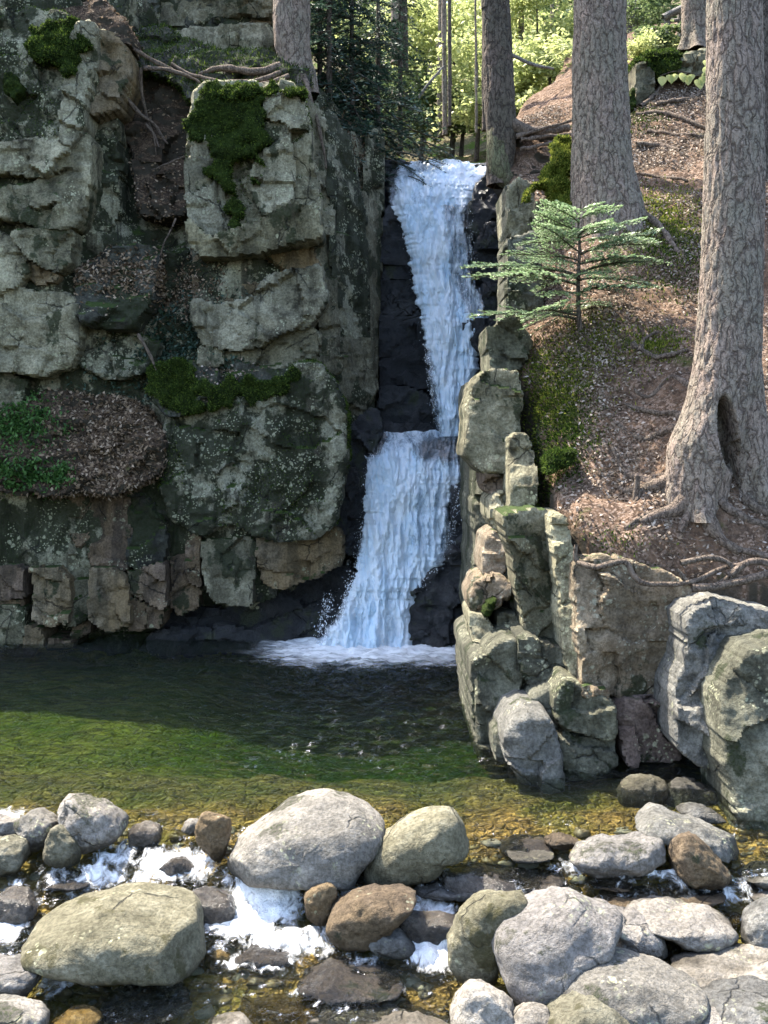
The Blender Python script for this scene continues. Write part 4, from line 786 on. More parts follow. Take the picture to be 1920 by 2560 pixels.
bo(5, '1290,1250 1350,1195 1480,1165 1620,1180 1740,1230 1720,1280 1620,1330 1480,1342 1330,1292', 'b_wet', 'flat wet brown stone with a yellow patch below the white chute', depth=.9)
bo(5, '1520,1270 1560,1235 1630,1240 1650,1280 1600,1315 1530,1312', 'b_gold', 'yellow rounded stone set against the flat wet brown stone', depth=.6)
bo(5, '1010,1150 1060,1090 1160,1080 1260,1130 1272,1160 1150,1202 1060,1202', 'b_wet', 'purple stone under fast water right of the domed olive boulder', depth=.8)
bo(5, '880,1150 900,1105 980,1100 1010,1150 980,1190 900,1190', 'b_gold', 'yellow stone under water touching the domed olive boulder', depth=.7)
bo(5, '1040,1340 1100,1290 1220,1280 1350,1300 1386,1335 1330,1380 1230,1402 1100,1382', 'b_gold', 'flat tan slab stone just under the water, lower middle', depth=1.1, shear=.2)
bo(5, '430,1370 500,1320 640,1290 760,1270 832,1300 800,1350 650,1392 520,1402', 'b_wet', 'flat grey and tan slab in front of the domed olive boulder', depth=1.0, shear=.2)
bo(5, '200,1430 260,1350 340,1338 430,1370 450,1450 400,1500 240,1500', 'b_gold', 'round golden stone under water at lower left', depth=.9)
bo(5, '450,1480 540,1440 700,1450 740,1500 700,1580 460,1580', 'b_gold', 'golden stone under water at the bottom edge', depth=.9, base=2590)
bo(5, '860,1510 960,1450 1030,1428 1072,1470 1105,1580 860,1590', 'b_pale', 'small pale peaked stone on the bottom edge', depth=.9, base=2600)
bo(5, '1310,1530 1400,1460 1560,1435 1750,1440 1830,1480 1840,1600 1300,1600', 'b_pale', 'low pale flat stone along the bottom edge, middle', depth=.8, base=2610)
bo(6, '-92,800 -60,720 0,660 80,610 180,560 260,548 310,580 340,650 372,720 350,752 270,762 220,832 120,852 0,882 -82,852', 'b_green', 'smooth slanted olive boulder right of the largest grey one', depth=.8, amp=.03)
bo(6, '225,820 260,765 340,750 460,770 600,810 692,850 640,892 600,912 470,882 300,862', 'b_wet', 'long low wet grey stone right of the slanted olive boulder', depth=.7)
bo(6, '130,890 170,845 220,840 300,850 420,840 460,865 476,900 380,946 220,952 150,932', 'b_grey', 'sausage shaped tan stone above the tiny fall', depth=.7)
bo(6, '60,1010 90,960 200,950 330,960 320,1040 260,1110 140,1110 80,1080', 'b_wet', 'dark stone behind the thin veil of the tiny fall', depth=.6)
bo(6, '280,1110 310,1020 360,950 450,912 540,905 600,930 622,970 545,1010 490,1080 485,1180 472,1292 370,1312 310,1262 285,1180', 'b_green', 'tall greenish boulder with a dark hollow right of the tiny fall', depth=.8)
bo(6, '458,1130 480,1060 550,1000 660,930 800,890 850,905 890,945 980,990 1027,1060 1000,1120 920,1160 800,1220 750,1310 722,1392 600,1402 530,1362 480,1240', 'b_pale', 'biggest pale rounded boulder of the lower right pile', depth=.85, amp=.03, shear=.4)
bo(6, '880,945 960,950 1020,1000 1130,1010 1200,1070 1232,1150 1227,1202 1150,1192 1050,1162 970,1142 1000,1080', 'b_pale', 'pale boulder tucked behind the biggest rounded one', depth=.9)
bo(6, '1045,990 1100,950 1230,935 1370,955 1470,1010 1517,1070 1490,1122 1420,1147 1260,1152 1200,1080 1110,1020', 'b_pale', 'long pale topped boulder with grey flank, right of the pile', depth=.85)
bo(6, '1230,1210 1330,1180 1430,1160 1560,1170 1820,1180 1820,1310 1560,1322 1410,1347 1330,1292', 'b_pale', 'flat pinkish slab running out of the right edge', depth=.7, shear=.7)
bo(6, '743,1370 750,1270 800,1200 900,1145 990,1150 1120,1180 1250,1220 1350,1290 1402,1350 1370,1420 1290,1500 1250,1580 900,1580 780,1470', 'b_grey', 'big smooth grey boulder in front of the biggest pale one', depth=.8, amp=.03, shear=.4, base=2590)
bo(6, '640,1580 680,1470 740,1395 830,1335 920,1325 1010,1370 1070,1430 1100,1520 1110,1640 620,1640', 'b_green', 'dark grey rounded boulder on the bottom edge of the pile', depth=.8, base=2640)
bo(6, '288,1440 310,1340 360,1285 420,1285 500,1350 570,1410 582,1470 500,1560 440,1600 300,1600', 'b_pale', 'pale cone shaped boulder at the bottom, middle right', depth=.9, base=2610)
bo(6, '440,1560 500,1460 600,1400 660,1390 716,1412 690,1500 660,1620 430,1640', 'b_pale', 'pale stone wedged right of the cone shaped boulder', depth=.8, base=2620)
bo(6, '-190,1440 -60,1400 120,1380 290,1380 310,1440 200,1480 0,1490 -190,1490', 'b_wet', 'low wet stone left of the cone shaped boulder', depth=.9)
bo(6, '-120,1540 0,1470 120,1450 240,1440 300,1490 310,1640 -120,1640', 'b_pale', 'pale low boulder at the bottom left of the cone shaped one', depth=.8, base=2630)
bo(6, '1262,1450 1330,1370 1430,1330 1560,1310 1820,1300 1820,1560 1500,1540 1400,1560 1290,1540', 'b_blue', 'blue grey boulder at the lower right edge', depth=.8, base=2600)
bo(6, '1250,1560 1330,1470 1450,1425 1560,1420 1820,1440 1820,1680 1240,1680', 'b_pale', 'rounded pale boulder in the lower right corner', depth=.7, base=2660)
bo(6, '1543,1120 1550,1020 1590,970 1660,945 1820,935 1820,1170 1560,1177', 'b_blue', 'bluish boulder cut by the right edge, above the pink slab', depth=.8)
bo(6, '795,745 860,700 980,670 1140,655 1195,665 1222,720 1228,800 1150,842 1080,862 930,832 850,792', 'b_grey', 'long pale topped boulder at the right end of the pool', depth=.65)
bo(6, '1225,700 1250,660 1300,655 1380,690 1450,760 1502,830 1492,872 1400,892 1250,852 1235,780', 'b_brown', 'angular streaked boulder touching the long one by the outcrop', depth=.8, cuts=9, e=.65)
bo(6, '1090,620 1140,545 1220,545 1300,590 1420,610 1510,670 1532,740 1480,772 1400,720 1300,670 1180,657', 'b_blue', 'purple grey speckled boulder below the right outcrop', depth=.9)
bo(6, '1015,490 1040,430 1150,400 1232,430 1222,490 1150,560 1080,617 1030,572', 'b_green', 'grey rock with white patch in the shade of the outcrop', depth=.8, Y=12.4)
bo(6, '1230,432 1400,425 1482,460 1430,520 1330,560 1180,565', 'b_blue', 'dark slanting rock in the shade of the outcrop', depth=.8, Y=12.4)
bo(6, '1260,560 1300,530 1380,530 1440,570 1480,620 1380,620 1300,590', 'b_blue', 'small blue grey rock above the purple speckled boulder', depth=.8)
bo(6, '500,680 560,640 650,627 720,650 742,690 640,712 520,717', 'b_wet', 'small wet pale stone in the shallows at the right of the pool', depth=.9)
bo(6, '690,690 740,660 800,670 850,700 800,730 720,730', 'b_brown', 'dark brown flat stone beside the small wet pale one', depth=.9)
bo(6, '530,745 580,725 680,718 732,745 700,775 580,778', 'b_blue', 'flat bluish stone awash in front of the small wet pale one', depth=1.)
bo(6, '460,790 520,758 640,770 770,790 785,825 700,850 560,830', 'b_wet', 'low wet flat stone in the shallows left of the long boulder', depth=1.)
bo(6, '590,915 640,875 740,860 800,840 870,870 860,920 760,960 640,950', 'b_wet', 'wet stone awash above the biggest pale boulder', depth=.9)
bo(6, '880,870 940,840 1020,845 1078,885 1020,905 920,902', 'b_brown', 'thin flat brown stone above the long pale topped boulder', depth=1.)
bo(6, '930,930 1000,890 1120,900 1192,930 1150,975 1040,990 960,975', 'b_brown', 'brown flat stone under the water right of the biggest pale boulder', depth=1., shear=.2)
bo(6, '1180,905 1280,875 1400,890 1480,920 1440,945 1300,945', 'b_brown', 'thin layered brown stone at the water edge on the right', depth=1., shear=.2)
bo(6, '1530,850 1580,805 1660,790 1820,800 1820,900 1600,890', 'b_blue', 'speckled stone at the right edge under the outcrop foot', depth=.9)
bo(6, '1540,920 1600,885 1700,870 1820,880 1820,965 1580,965', 'b_pale', 'pinkish stone at the right edge above the bluish boulder', depth=.9)
bo(6, '1440,960 1500,940 1560,960 1540,1010 1460,1010', 'b_gold', 'small golden stone in the trickle near the right edge', depth=.9)
bo(6, '1450,1120 1500,1070 1560,1080 1560,1140 1480,1150', 'b_gold', 'golden stone between the long pale topped boulder and the right edge', depth=.9)
bo(0, '100,2175 180,2150 240,2160 230,2190 150,2200', 'b_wet', 'flat dark stone awash left of the domed olive boulder', depth=1.)
bo(0, '-40,2230 20,2190 90,2210 100,2260 30,2300 -40,2290', 'b_wet', 'dark wet stone at the left edge beside the domed olive boulder', depth=.9)
# small stones on the bed, too many and too small to count
acc = Acc(); ico = None
th = np.linspace(0, 2 * math.pi, 8, endpoint=False); phs = np.linspace(-1.35, 1.35, 5)
sv = np.array([[math.cos(p) * math.cos(a), math.cos(p) * math.sin(a), math.sin(p)] for p in phs for a in th]); sf = grid_faces(8, 5, True)
for k in range(650):
    Yk = RNG.uniform(8.3, 11.7); Xk = RNG.uniform(-.45, .42) * Yk; r = RNG.uniform(.03, .11); a = RNG.uniform(0, 6.28)
    q = sv * (1 + .18 * RNG.normal(size=(len(sv), 1))) * [r * RNG.uniform(.8, 1.6), r, r * RNG.uniform(.35, .6)]
    q = np.stack([q[:, 0] * math.cos(a) - q[:, 1] * math.sin(a), q[:, 0] * math.sin(a) + q[:, 1] * math.cos(a), q[:, 2]], -1)
    acc.add(q + [Xk, Yk, float(bed(np.array([Xk]), np.array([Yk]))[0]) - r * .1], sf)
s = NT('mixed pebbles'); g = s.n('ShaderNodeNewGeometry').outputs['Random Per Island']; r = s.n('ShaderNodeValToRGB'); s.set(r.inputs[0], g)
for k, (p, c) in enumerate([(0, (.10, .07, .03)), (.35, (.30, .20, .07)), (.7, (.26, .22, .17)), (1, (.45, .40, .34))]):
    e = r.color_ramp.elements[k] if k < 2 else r.color_ramp.elements.new(p); e.position = p; e.color = (*c, 1)
M['pebble'] = s.done(s.bsdf(s.mix(s.noise(20, 5), r.outputs[0], s.mix(1., r.outputs[0], (.5, .5, .5), 'MULTIPLY')), .5, None, .4))
V, Q = acc.get(); o = put('pebbles', V, Q, M['pebble'], bed_o); o['kind'] = 'stuff'
# ------------------------------------------------------------------ trees
def trunk(pts, rad, par, mat, nu=120, nv=420, flare=None, top=None, amp=.018, seed=0, roots=6, name='trunk', oval=1., dents=()):
    """pts: world axis points from the foot up; rad: radii; flare: (height, amount) of the root flare"""
    pts = np.asarray(pts, float); A = spline(pts, nv); R = np.interp(np.linspace(0, len(pts) - 1, nv), np.arange(len(pts)), rad)
    th = np.linspace(0, 2 * math.pi, nu, endpoint=False); z = A[:, 2] - A[0, 2]
    r = R[:, None] * np.ones(nu)[None]
    if flare:
        fh, fa = flare; fl_ = np.exp(-z / fh); lob = .55 + .45 * np.cos(roots * th + seed + .7 * np.sin(2 * th + seed)); r = r * (1 + fa * fl_[:, None] * lob[None])
    V = np.stack([A[:, None, 0] + r * np.cos(th) * oval, A[:, None, 1] + r * np.sin(th), A[:, None, 2] + 0 * r], -1)
    q = np.stack([np.cos(th)[None] * R.mean() * 9 + 0 * z[:, None], np.sin(th)[None] * R.mean() * 9 + 0 * z[:, None], z[:, None] * 2.0 + 0 * r], -1).reshape(-1, 3) + seed * 5
    dsp = (amp * ridge(q * 1.3, 3) + amp * 1.2 * fbm(q * [.35, .35, .5], 3)).reshape(nv, nu)
    n = np.stack([np.cos(th)[None] + 0 * r, np.sin(th)[None] + 0 * r, 0 * r], -1)
    V = V + n * dsp[..., None]
    for (cx_, cy_, rx, ry, dep) in dents:     # a hollow pressed into the side that faces the stream
        W_ = V.reshape(-1, 3); x_, y_ = project(W_); e_ = np.sqrt(((x_ - cx_ - .12 * (y_ - cy_)) / rx) ** 2 + ((y_ - cy_) / ry) ** 2); fr = (n.reshape(-1, 3)[:, 1] < 0)
        W_[:, 1] += dep * smooth(1., .55, e_) * fr; V = W_.reshape(V.shape)
    return put(name, V.reshape(-1, 3), grid_faces(nu, nv, True), mat, par, origin=par['_w'])
def axis_px(lst, Y): return np.array([at(x, y, Y) for x, y, _ in lst]), np.array([w_ * Y / F / 2 for _, _, w_ in lst])
def root_path(px_list, r0, r1, par, seed=0, bank_=True, Yd=None, n=None, lift=.0, mat='root'):
    P = np.array([on_bank(x, y, lift) if bank_ else at(x, y, Yd[i] if np.ndim(Yd) else Yd) for i, (x, y) in enumerate(px_list)])
    n = n or 10 * len(P); S = spline(P, n)
    S[:, 2] += .02 * perlin(S * 2.5 + seed); S[:, 0] += .02 * perlin(S * 3 + seed + 7)
    rr = np.interp(np.linspace(0, 1, n), [0, 1], [r0, r1]) * (1 + .25 * perlin(S * 4 + seed))
    V, Q = tube(S, rr, 10, .012, seed); return put('root', V, Q, M[mat], par)
def spray_branch(L, droop, n_tw, rng, needle=.05, wn=.014, dens=1., tw=.42, up=0., twigs=False):
    """a flat conifer branch along +X: axis, side twigs, needles on both sides; returns (needle verts, quads), (wood verts, quads)"""
    t = np.linspace(0, 1, 12); ax = np.stack([t * L, .04 * L * np.sin(t * 5 + rng.uniform(0, 6)), up * t * L - droop * L * t ** 1.7], -1)
    W = Acc(); W.add(*tube(ax, np.interp(t, [0, 1], [.011 * L + .004, .003]), 5))
    N = Acc(); segs = [(ax, 1.)]
    for k in range(n_tw):
        s_ = .10 + .88 * (k + rng.random()) / n_tw; b = np.array([np.interp(s_, t, ax[:, i]) for i in range(3)]); side = 1 if k % 2 else -1
        l = tw * L * (1.05 - s_) ** .75 * rng.uniform(.7, 1.15); a = rng.uniform(.75, 1.15)
        u = np.linspace(0, 1, 6)[:, None]; d = np.array([math.cos(a), side * math.sin(a), rng.uniform(-.15, .12)])
        p = b + d * u * l + np.array([0, 0, -.22 * l]) * u ** 2; segs.append((p, .9)); (W.add(*tube(p[[0, -1]], np.array([.004, .002]), 3)) if twigs else None)
    for p, q in segs:
        l = np.linalg.norm(np.diff(p, axis=0), axis=1).sum(); m = max(4, int(l / needle * 2.6 * dens)); s_ = np.sort(rng.random(m)); tt = np.linspace(0, 1, len(p))
        b = np.stack([np.interp(s_, tt, p[:, i]) for i in range(3)], -1); T = p[-1] - p[0]; T = T / (np.linalg.norm(T) + 1e-9); S = np.cross([0, 0, 1.], T); S /= np.linalg.norm(S) + 1e-9
        sd_ = np.where(rng.random(m) < .5, 1, -1)[:, None]; A = T * rng.uniform(.3, .8, (m, 1)) + S * sd_ + np.array([0, 0, 1.]) * rng.uniform(-.1, .45, (m, 1))
        N.add(*leaves(b, A, np.array([[0, 0, 1.]]) + .35 * rng.normal(size=(m, 3)), needle * rng.uniform(.7, 1.2, m), wn * rng.uniform(.8, 1.3, m), .1))
    return N.get(), W.get()
def rot(V, az, tilt, roll=0.):
    c, s_ = math.cos(roll), math.sin(roll); V = np.stack([V[:, 0], V[:, 1] * c - V[:, 2] * s_, V[:, 1] * s_ + V[:, 2] * c], -1)
    c, s_ = math.cos(tilt), math.sin(tilt); V = np.stack([V[:, 0] * c - V[:, 2] * s_, V[:, 1], V[:, 0] * s_ + V[:, 2] * c], -1)
    c, s_ = math.cos(az), math.sin(az); return np.stack([V[:, 0] * c - V[:, 1] * s_, V[:, 0] * s_ + V[:, 1] * c, V[:, 2]], -1)
rb_ = np.random.default_rng(21)
LIB = [spray_branch(1., .28, 22, rb_, .055, .020, .8) for _ in range(4)]           # for the larger spruces, 1 m long
LIBLO = [spray_branch(1., .30, 14, rb_, .10, .040, .9) for _ in range(4)]
def crown(par, base, h0, h1, l0, l1, n, mat, lib=LIB, seed=0, tilt=(-.3, .1), name='crown', azr=(0, 6.283), wood='bark_dark', lean=(0, 0)):
    rng = np.random.default_rng(seed); N, Wd = Acc(), Acc()
    for k in range(n):
        f = (k + rng.random()) / n; z = h0 + (h1 - h0) * f; L = (l0 + (l1 - l0) * f) * rng.uniform(.6, 1.2); az = rng.uniform(*azr)
        (nv_, nq), (wv_, wq) = lib[rng.integers(len(lib))]; tl = rng.uniform(*tilt); rl = rng.normal(0, .25)
        p = np.asarray(base) + [lean[0] * z, lean[1] * z, z]
        N.add(rot(nv_ * L, az, tl, rl) + p, nq); Wd.add(rot(wv_ * L, az, tl, rl) + p, wq)
    o = put(name, *N.get(), M[mat], par); b = put('branches', *Wd.get(), M[wood], o); b['kind'] = 'stuff'
    return o
# --- big spruce at the right edge
f0 = on_bank(1745, 1225); Yt = float(f0[1]) + .12
t1 = thing('spruce_tree', f0, 'thick foreground spruce trunk with a hollow root flare at the right of the bank', 'tree', 'spruces on the bank')
P, R = axis_px([(1736, 1300, 130), (1740, 1235, 140), (1748, 1180, 156), (1765, 1110, 178), (1800, 1000, 162), (1822, 850, 152), (1830, 650, 142), (1836, 400, 136), (1838, 150, 128), (1836, -120, 122), (1836, -500, 112)], Yt)
P = np.vstack([P, [P[-1] + [0, 0, 14]]]); R = np.append(R, .06); trunk(P, R, t1, M['bark'], flare=(.25, .5), seed=2, roots=5, nv=460, nu=150, amp=.014, dents=[(1822, 1085, 26, 105, .5)])
P, R = axis_px([(1900, 1270, 110), (1886, 1210, 104), (1868, 1120, 104), (1862, 1020, 96), (1858, 900, 80), (1852, 760, 40)], Yt + .06)
trunk(P, R, t1, M['bark'], flare=(.25, .6), seed=9, name='buttress', nv=200, nu=70, amp=.012)
for k, (pl, r0, r1) in enumerate([([(1752, 1215), (1700, 1282), (1650, 1315), (1600, 1335)], .17, .03), ([(1755, 1215), (1762, 1300), (1800, 1345), (1850, 1385)], .16, .04), ([(1742, 1180), (1690, 1215), (1620, 1232), (1560, 1228)], .16, .03), ([(1740, 1225), (1722, 1290), (1700, 1340)], .14, .03), ([(1715, 1250), (1650, 1215), (1570, 1180), (1530, 1130)], .10, .03), ([(1730, 1150), (1690, 1090), (1610, 1100), (1540, 1075)], .08, .025), ([(1740, 1120), (1700, 1050), (1640, 1060), (1560, 1010)], .07, .02), ([(1700, 1255), (1620, 1225), (1590, 1270)], .06, .02),
        ([(1745, 1290), (1780, 1320), (1830, 1370), (1930, 1400)], .08, .04), ([(1800, 1270), (1860, 1310), (1960, 1330)], .07, .04), ([(1860, 1250), (1900, 1290), (1990, 1300)], .08, .05), ([(1720, 1290), (1640, 1310), (1560, 1340)], .06, .02), ([(1850, 1230), (1880, 1200), (1990, 1210)], .06, .03), ([(1690, 1200), (1600, 1190), (1560, 1240)], .04, .015), ([(1740, 1010), (1680, 960), (1620, 990), (1560, 960)], .05, .02)]):
    root_path(pl, r0, r1, t1, k)
for k, (pl, Yd, r0, r1) in enumerate([([(1445, 1410), (1500, 1418), (1560, 1405), (1600, 1450), (1660, 1463), (1730, 1455), (1800, 1425), (1890, 1400)], [13.3, 13.1, 13.1, 13.05, 13.05, 13.0, 13.1, 13.1], .035, .03), ([(1700, 1410), (1780, 1395), (1830, 1420), (1790, 1465), (1740, 1470), (1690, 1425)], 13.05, .035, .03), ([(1730, 1470), (1830, 1460), (1940, 1430)], 12.95, .05, .05), ([(1440, 1360), (1438, 1395), (1450, 1412)], 13.35, .03, .03), ([(1820, 1440), (1880, 1405), (1960, 1420)], 13.0, .04, .04)]):
    root_path(pl, r0, r1, t1, k + 30, False, Yd)
V, Q = tube(np.array([at(1590, 1250, float(on_bank(1590, 1250)[1])), at(1594, 1190, float(on_bank(1590, 1250)[1]))]) , [.05, .04], 9, .01); put('root', V, Q, M['root'], t1)
# --- middle spruce
f0 = on_bank(1510, 540); Yt = float(f0[1]) + .25
t2 = thing('spruce_tree', f0, 'thick spruce trunk in the middle of the bank behind the fir sapling', 'tree', 'spruces on the bank')
P, R = axis_px([(1518, 640, 190), (1516, 565, 176), (1514, 520, 166), (1506, 440, 150), (1502, 330, 134), (1500, 180, 126), (1500, 0, 118), (1500, -200, 112)], Yt)
P = np.vstack([P, [P[-1] + [0, 0, 14]]]); R = np.append(R, .06); trunk(P, R, t2, M['bark'], flare=(.3, .25), seed=5, roots=6, nv=340, nu=130, amp=.018)
P, R = axis_px([(1580, 545, 70), (1568, 480, 62), (1556, 400, 44), (1545, 320, 20)], Yt - .1); trunk(P, R, t2, M['bark'], seed=11, name='buttress', nv=120, nu=60, amp=.012)
for k, (pl, r0, r1) in enumerate([([(1590, 545), (1640, 570), (1700, 640)], .09, .04), ([(1440, 545), (1410, 570)], .09, .05)]): root_path(pl, r0, r1, t2, k + 60)
# --- spruce at the lip of the fall
Yt = 22.2; f0 = at(1262, 440, Yt)
t3 = thing('spruce_tree', f0, 'leaning spruce trunk with mossy curved foot at the lip of the fall', 'tree', 'spruces on the bank')
P, R = axis_px([(1252, 465, 66), (1248, 425, 62), (1252, 380, 66), (1254, 320, 70), (1248, 240, 72), (1244, 120, 68), (1240, 0, 64), (1236, -150, 60)], Yt)
P = np.vstack([P, [P[-1] + [0, 0, 13]]]); R = np.append(R, .05); trunk(P, R, t3, M['bark_dark'], seed=3, nv=260, nu=90, amp=.014)
V, Q = tube(spline(np.array([at(1262, 300, Yt), at(1300, 322, Yt - .1), at(1350, 330, Yt), at(1420, 318, Yt + .3)]), 24), np.linspace(.16, .08, 24), 12, .02); put('root', V, Q, M['root'], t3)
V, Q = tube(spline(np.array([at(1250, 330, Yt), at(1246, 390, Yt - .1), at(1252, 430, Yt - .15), at(1275, 452, Yt - .1), at(1320, 430, Yt)]), 30), np.linspace(.26, .14, 30), 16, .03); put('root', V, Q, M['bark_moss'], t3)
slab(px(3, '500,640 560,560 640,545 720,560 800,600 760,680 680,740 600,770 540,790 500,740'), 22.3, M['soil'], t3, name='root_ball', rnd=.3, amp=.15, sz=.5, key='rootball')
for k, pl in enumerate([[(1290, 340), (1350, 325), (1430, 300)], [(1300, 350), (1380, 340), (1430, 335)], [(1300, 375), (1370, 360), (1430, 350)]]):
    V, Q = tube(spline(np.array([at(x, y, Yt - .2) for x, y in pl]), 20), np.linspace(.05, .025, 20), 8, .03, k); put('root', V, Q, M['root'], t3)
# --- spruce on the left cliff
Yt = 23.2; f0 = at(740, 175, Yt)
t4 = thing('spruce_tree', f0, 'pale spruce trunk rooted on the mossy shelf of the left cliff', 'tree')
P, R = axis_px([(748, 240, 84), (745, 195, 84), (738, 150, 78), (730, 100, 84), (728, 40, 88), (730, -40, 84), (730, -200, 80)], Yt)
P = np.vstack([P, [P[-1] + [0, 0, 13]]]); R = np.append(R, .05); trunk(P, R, t4, M['bark'], seed=8, flare=(.4, .25), roots=5, nv=180, nu=90, amp=.014)
for k, (pl, Yd, r0, r1) in enumerate([([(700, 165), (640, 180), (560, 170), (480, 190), (400, 160), (330, 120)], [22.9, 22.7, 22.7, 22.9, 22.6, 22.4], .09, .03), ([(710, 180), (640, 200), (560, 205), (470, 185), (430, 160)], [22.8, 22.5, 22.5, 22.7, 22.8], .06, .03), ([(760, 185), (775, 240), (800, 330), (815, 420)], [22.9, 22.6, 22.5, 22.5], .06, .02), ([(720, 190), (690, 200), (620, 215), (560, 205)], [22.7, 22.4, 22.3, 22.4], .05, .02),
        ([(350, 170), (355, 230), (370, 300), (400, 370)], [22.6, 22.7, 22.8, 22.6], .045, .015), ([(318, 245), (345, 280), (385, 310), (420, 360)], [22.5, 22.6, 22.7, 22.6], .05, .015), ([(365, 310), (385, 340), (390, 390)], 22.7, .03, .01), ([(480, 385), (430, 405), (380, 425)], [22.2, 22.3, 22.4], .03, .012), ([(440, 545), (415, 600), (400, 640)], 22., .02, .008), ([(360, 170), (420, 175), (480, 195), (500, 205)], 22.5, .05, .02), ([(345, 835), (380, 900), (395, 950)], 21.5, .04, .02)]):
    root_path(pl, r0, r1, t4, k + 90, False, Yd, mat='root')
# --- their crowns, high above
for t_, (x, y, Yd), z0, z1, n in ((t1, (1836, -600, 14.3), 6., 16., 50), (t2, (1500, -300, 18.9), 3., 14., 50), (t3, (1236, -250, 22.2), 2.5, 12., 40), (t4, (730, -250, 23.2), 9., 16., 30)):
    crown(t_, at(x, y, Yd), z0, z1, 2.6, .8, n, 'spruce', LIBLO, seed=n + int(x), tilt=(-.3, .1))
# --- trunks further up the right hillside
def far_trunk(lst, Y, label, mat='bark_dark', group=None, nu=24, nv=60, flare=None, crown_kw=None, top=9., name='spruce_tree'):
    P, R = axis_px(lst, Y); t = thing(name, P[0], label, 'tree', group)
    P = np.vstack([P, [P[-1] + [0, 0, top]]]); R = np.append(R, .03); trunk(P, R, t, M[mat], seed=int(lst[0][0]), flare=flare, nv=nv, nu=nu, amp=.012)
    if crown_kw: crown(t, P[0], **crown_kw)
    return t
far_trunk([(1745, 135, 90), (1744, 90, 74), (1742, 30, 70), (1742, -80, 68)], 26.6, 'far spruce trunk with split foot above the mossy rock', 'bark', flare=(.4, .4), nu=80, nv=150)
far_trunk([(1905, 500, 40), (1905, 300, 36), (1905, 0, 34), (1905, -100, 34)], 20., 'dim trunk half hidden behind the foreground spruce at the right edge', 'bark_dark', nu=60, nv=120)
far_trunk([(1576, 120, 34), (1576, 20, 32), (1575, -80, 30)], 36., 'very dark trunk between the middle spruce and the shrubs', 'bark_dark')
BG = 'trunks in the sunlit forest'
FAR = [(1011, 165, 18, 29.5, 'straight dark trunk nearest the spruce boughs, left of the lit forest'), (991, 150, 27, 35., 'reddish wide trunk just behind the straight dark one'), (1101, 330, 15, 38., 'greenish trunk in the lit forest with a twin beside it'), (1112, 325, 11, 36., 'thin twin trunk right of the greenish one'), (1124, 305, 8, 33., 'slim dark stem right of the twin trunks'), (1095, 130, 9, 44., 'short looking far trunk above the twin trunks'), (1191, 320, 5, 34., 'hair thin sapling stem in the bright gap'), (1212, 315, 13, 31., 'dark stem hugging the leaning spruce at its left'), (1075, 180, 10, 46., 'faint far trunk left of the twin trunks'), (1305, 230, 14, 40., 'far trunk right of the leaning spruce'), (1380, 240, 8, 42., 'thin far stem between leaning and middle spruce'), (1040, 200, 12, 50., 'faintest far trunk behind the dark boughs')]
for k, (x, y, wpx, Yd, lb_) in enumerate(FAR):
    far_trunk([(x, y + 8, wpx * 1.15), (x, y - 20, wpx), (x + (k % 3 - 1) * 2, 0, wpx * .92), (x, -150, wpx * .85)], Yd, lb_, 'bark_dark' if k in (0, 4, 7) else 'bark', BG, nu=14, nv=40)
# a pale fallen branch leaning across the lit forest
V, Q = tube(spline(np.array([at(1045, 245, 30.), at(1075, 205, 30.), at(1110, 165, 30.2)]), 14), np.linspace(.05, .025, 14), 7, .01); tag(put('fallen_branch', V, Q, M['wood']), 'pale dead branch slanting in front of the twin trunks', 'branch')
V, Q = tube(spline(np.array([at(1275, 135, 27.), at(1330, 160, 27.), at(1385, 172, 27.)]), 14), np.linspace(.05, .03, 14), 7, .01); tag(put('fallen_branch', V, Q, M['wood']), 'dead bough between the leaning and the middle spruce', 'branch')
# --- dark spruces beside the lip of the fall
SG = 'young dark spruces beside the lip'
for k, (x, y, Yd, h, l0, lb_, n) in enumerate([(823, 330, 24.6, 6., 1.5, 'dark young spruce growing on the cliff flank next to the pale trunk', 60), (880, 350, 26.2, 6.5, 1.7, 'dark young spruce, second from the pale trunk on the cliff', 70), (945, 380, 27.2, 6., 1.6, 'blue green young spruce overhanging the lip of the fall', 60), (1000, 330, 29., 5., 1.5, 'young spruce behind the lip, nearest the lit forest', 46), (800, 200, 26.5, 7., 1.8, 'dark spruce behind the pale trunk on the cliff', 60), (690, 60, 27., 7., 1.8, 'shaded spruce behind the stacked slabs of the cliff top', 40)]):
    p = at(x, y, Yd); t = thing('spruce_tree', p, lb_, 'tree', SG)
    V, Q = tube(np.array([p - [0, 0, .6], p + [0, 0, h * .5], p + [0, 0, h]]), [.07, .05, .01], 8, .01); put('trunk', V, Q, M['bark_dark'], t)
    crown(t, p, -.6, h, l0, .5, int(n * 1.5), 'spruce', LIBLO, seed=k + 3, tilt=(-.55, .15))
hb = thing('spruce_bough', at(990, 430, 26), 'drooping spruce bough hanging over the lip of the fall', 'branch')
rng = np.random.default_rng(77); N, Wd = Acc(), Acc()
for (x, y, Yd, L_, az, tl) in [(960, 395, 25.9, 1.3, -.35, -.25), (985, 405, 25.8, 1.2, -.6, -.35), (1000, 380, 26, 1.3, -.2, -.2), (1020, 440, 25.4, 1.0, -.4, -.3), (950, 440, 25.4, 1.0, -.5, -.4), (1060, 395, 26.3, 1.0, -.1, -.15), (1050, 350, 26.8, 1.2, -.2, -.3)]:
    (nv_, nq), (wv_, wq) = LIB[rng.integers(4)]; p = at(x, y, Yd); N.add(rot(nv_ * L_, az, tl) + p, nq); Wd.add(rot(wv_ * L_, az, tl) + p, wq)
b = put('twig', *Wd.get(), M['bark_dark'], hb); b['kind'] = 'stuff'; put('needles', *N.get(), M['spruce'], b)['kind'] = 'stuff'
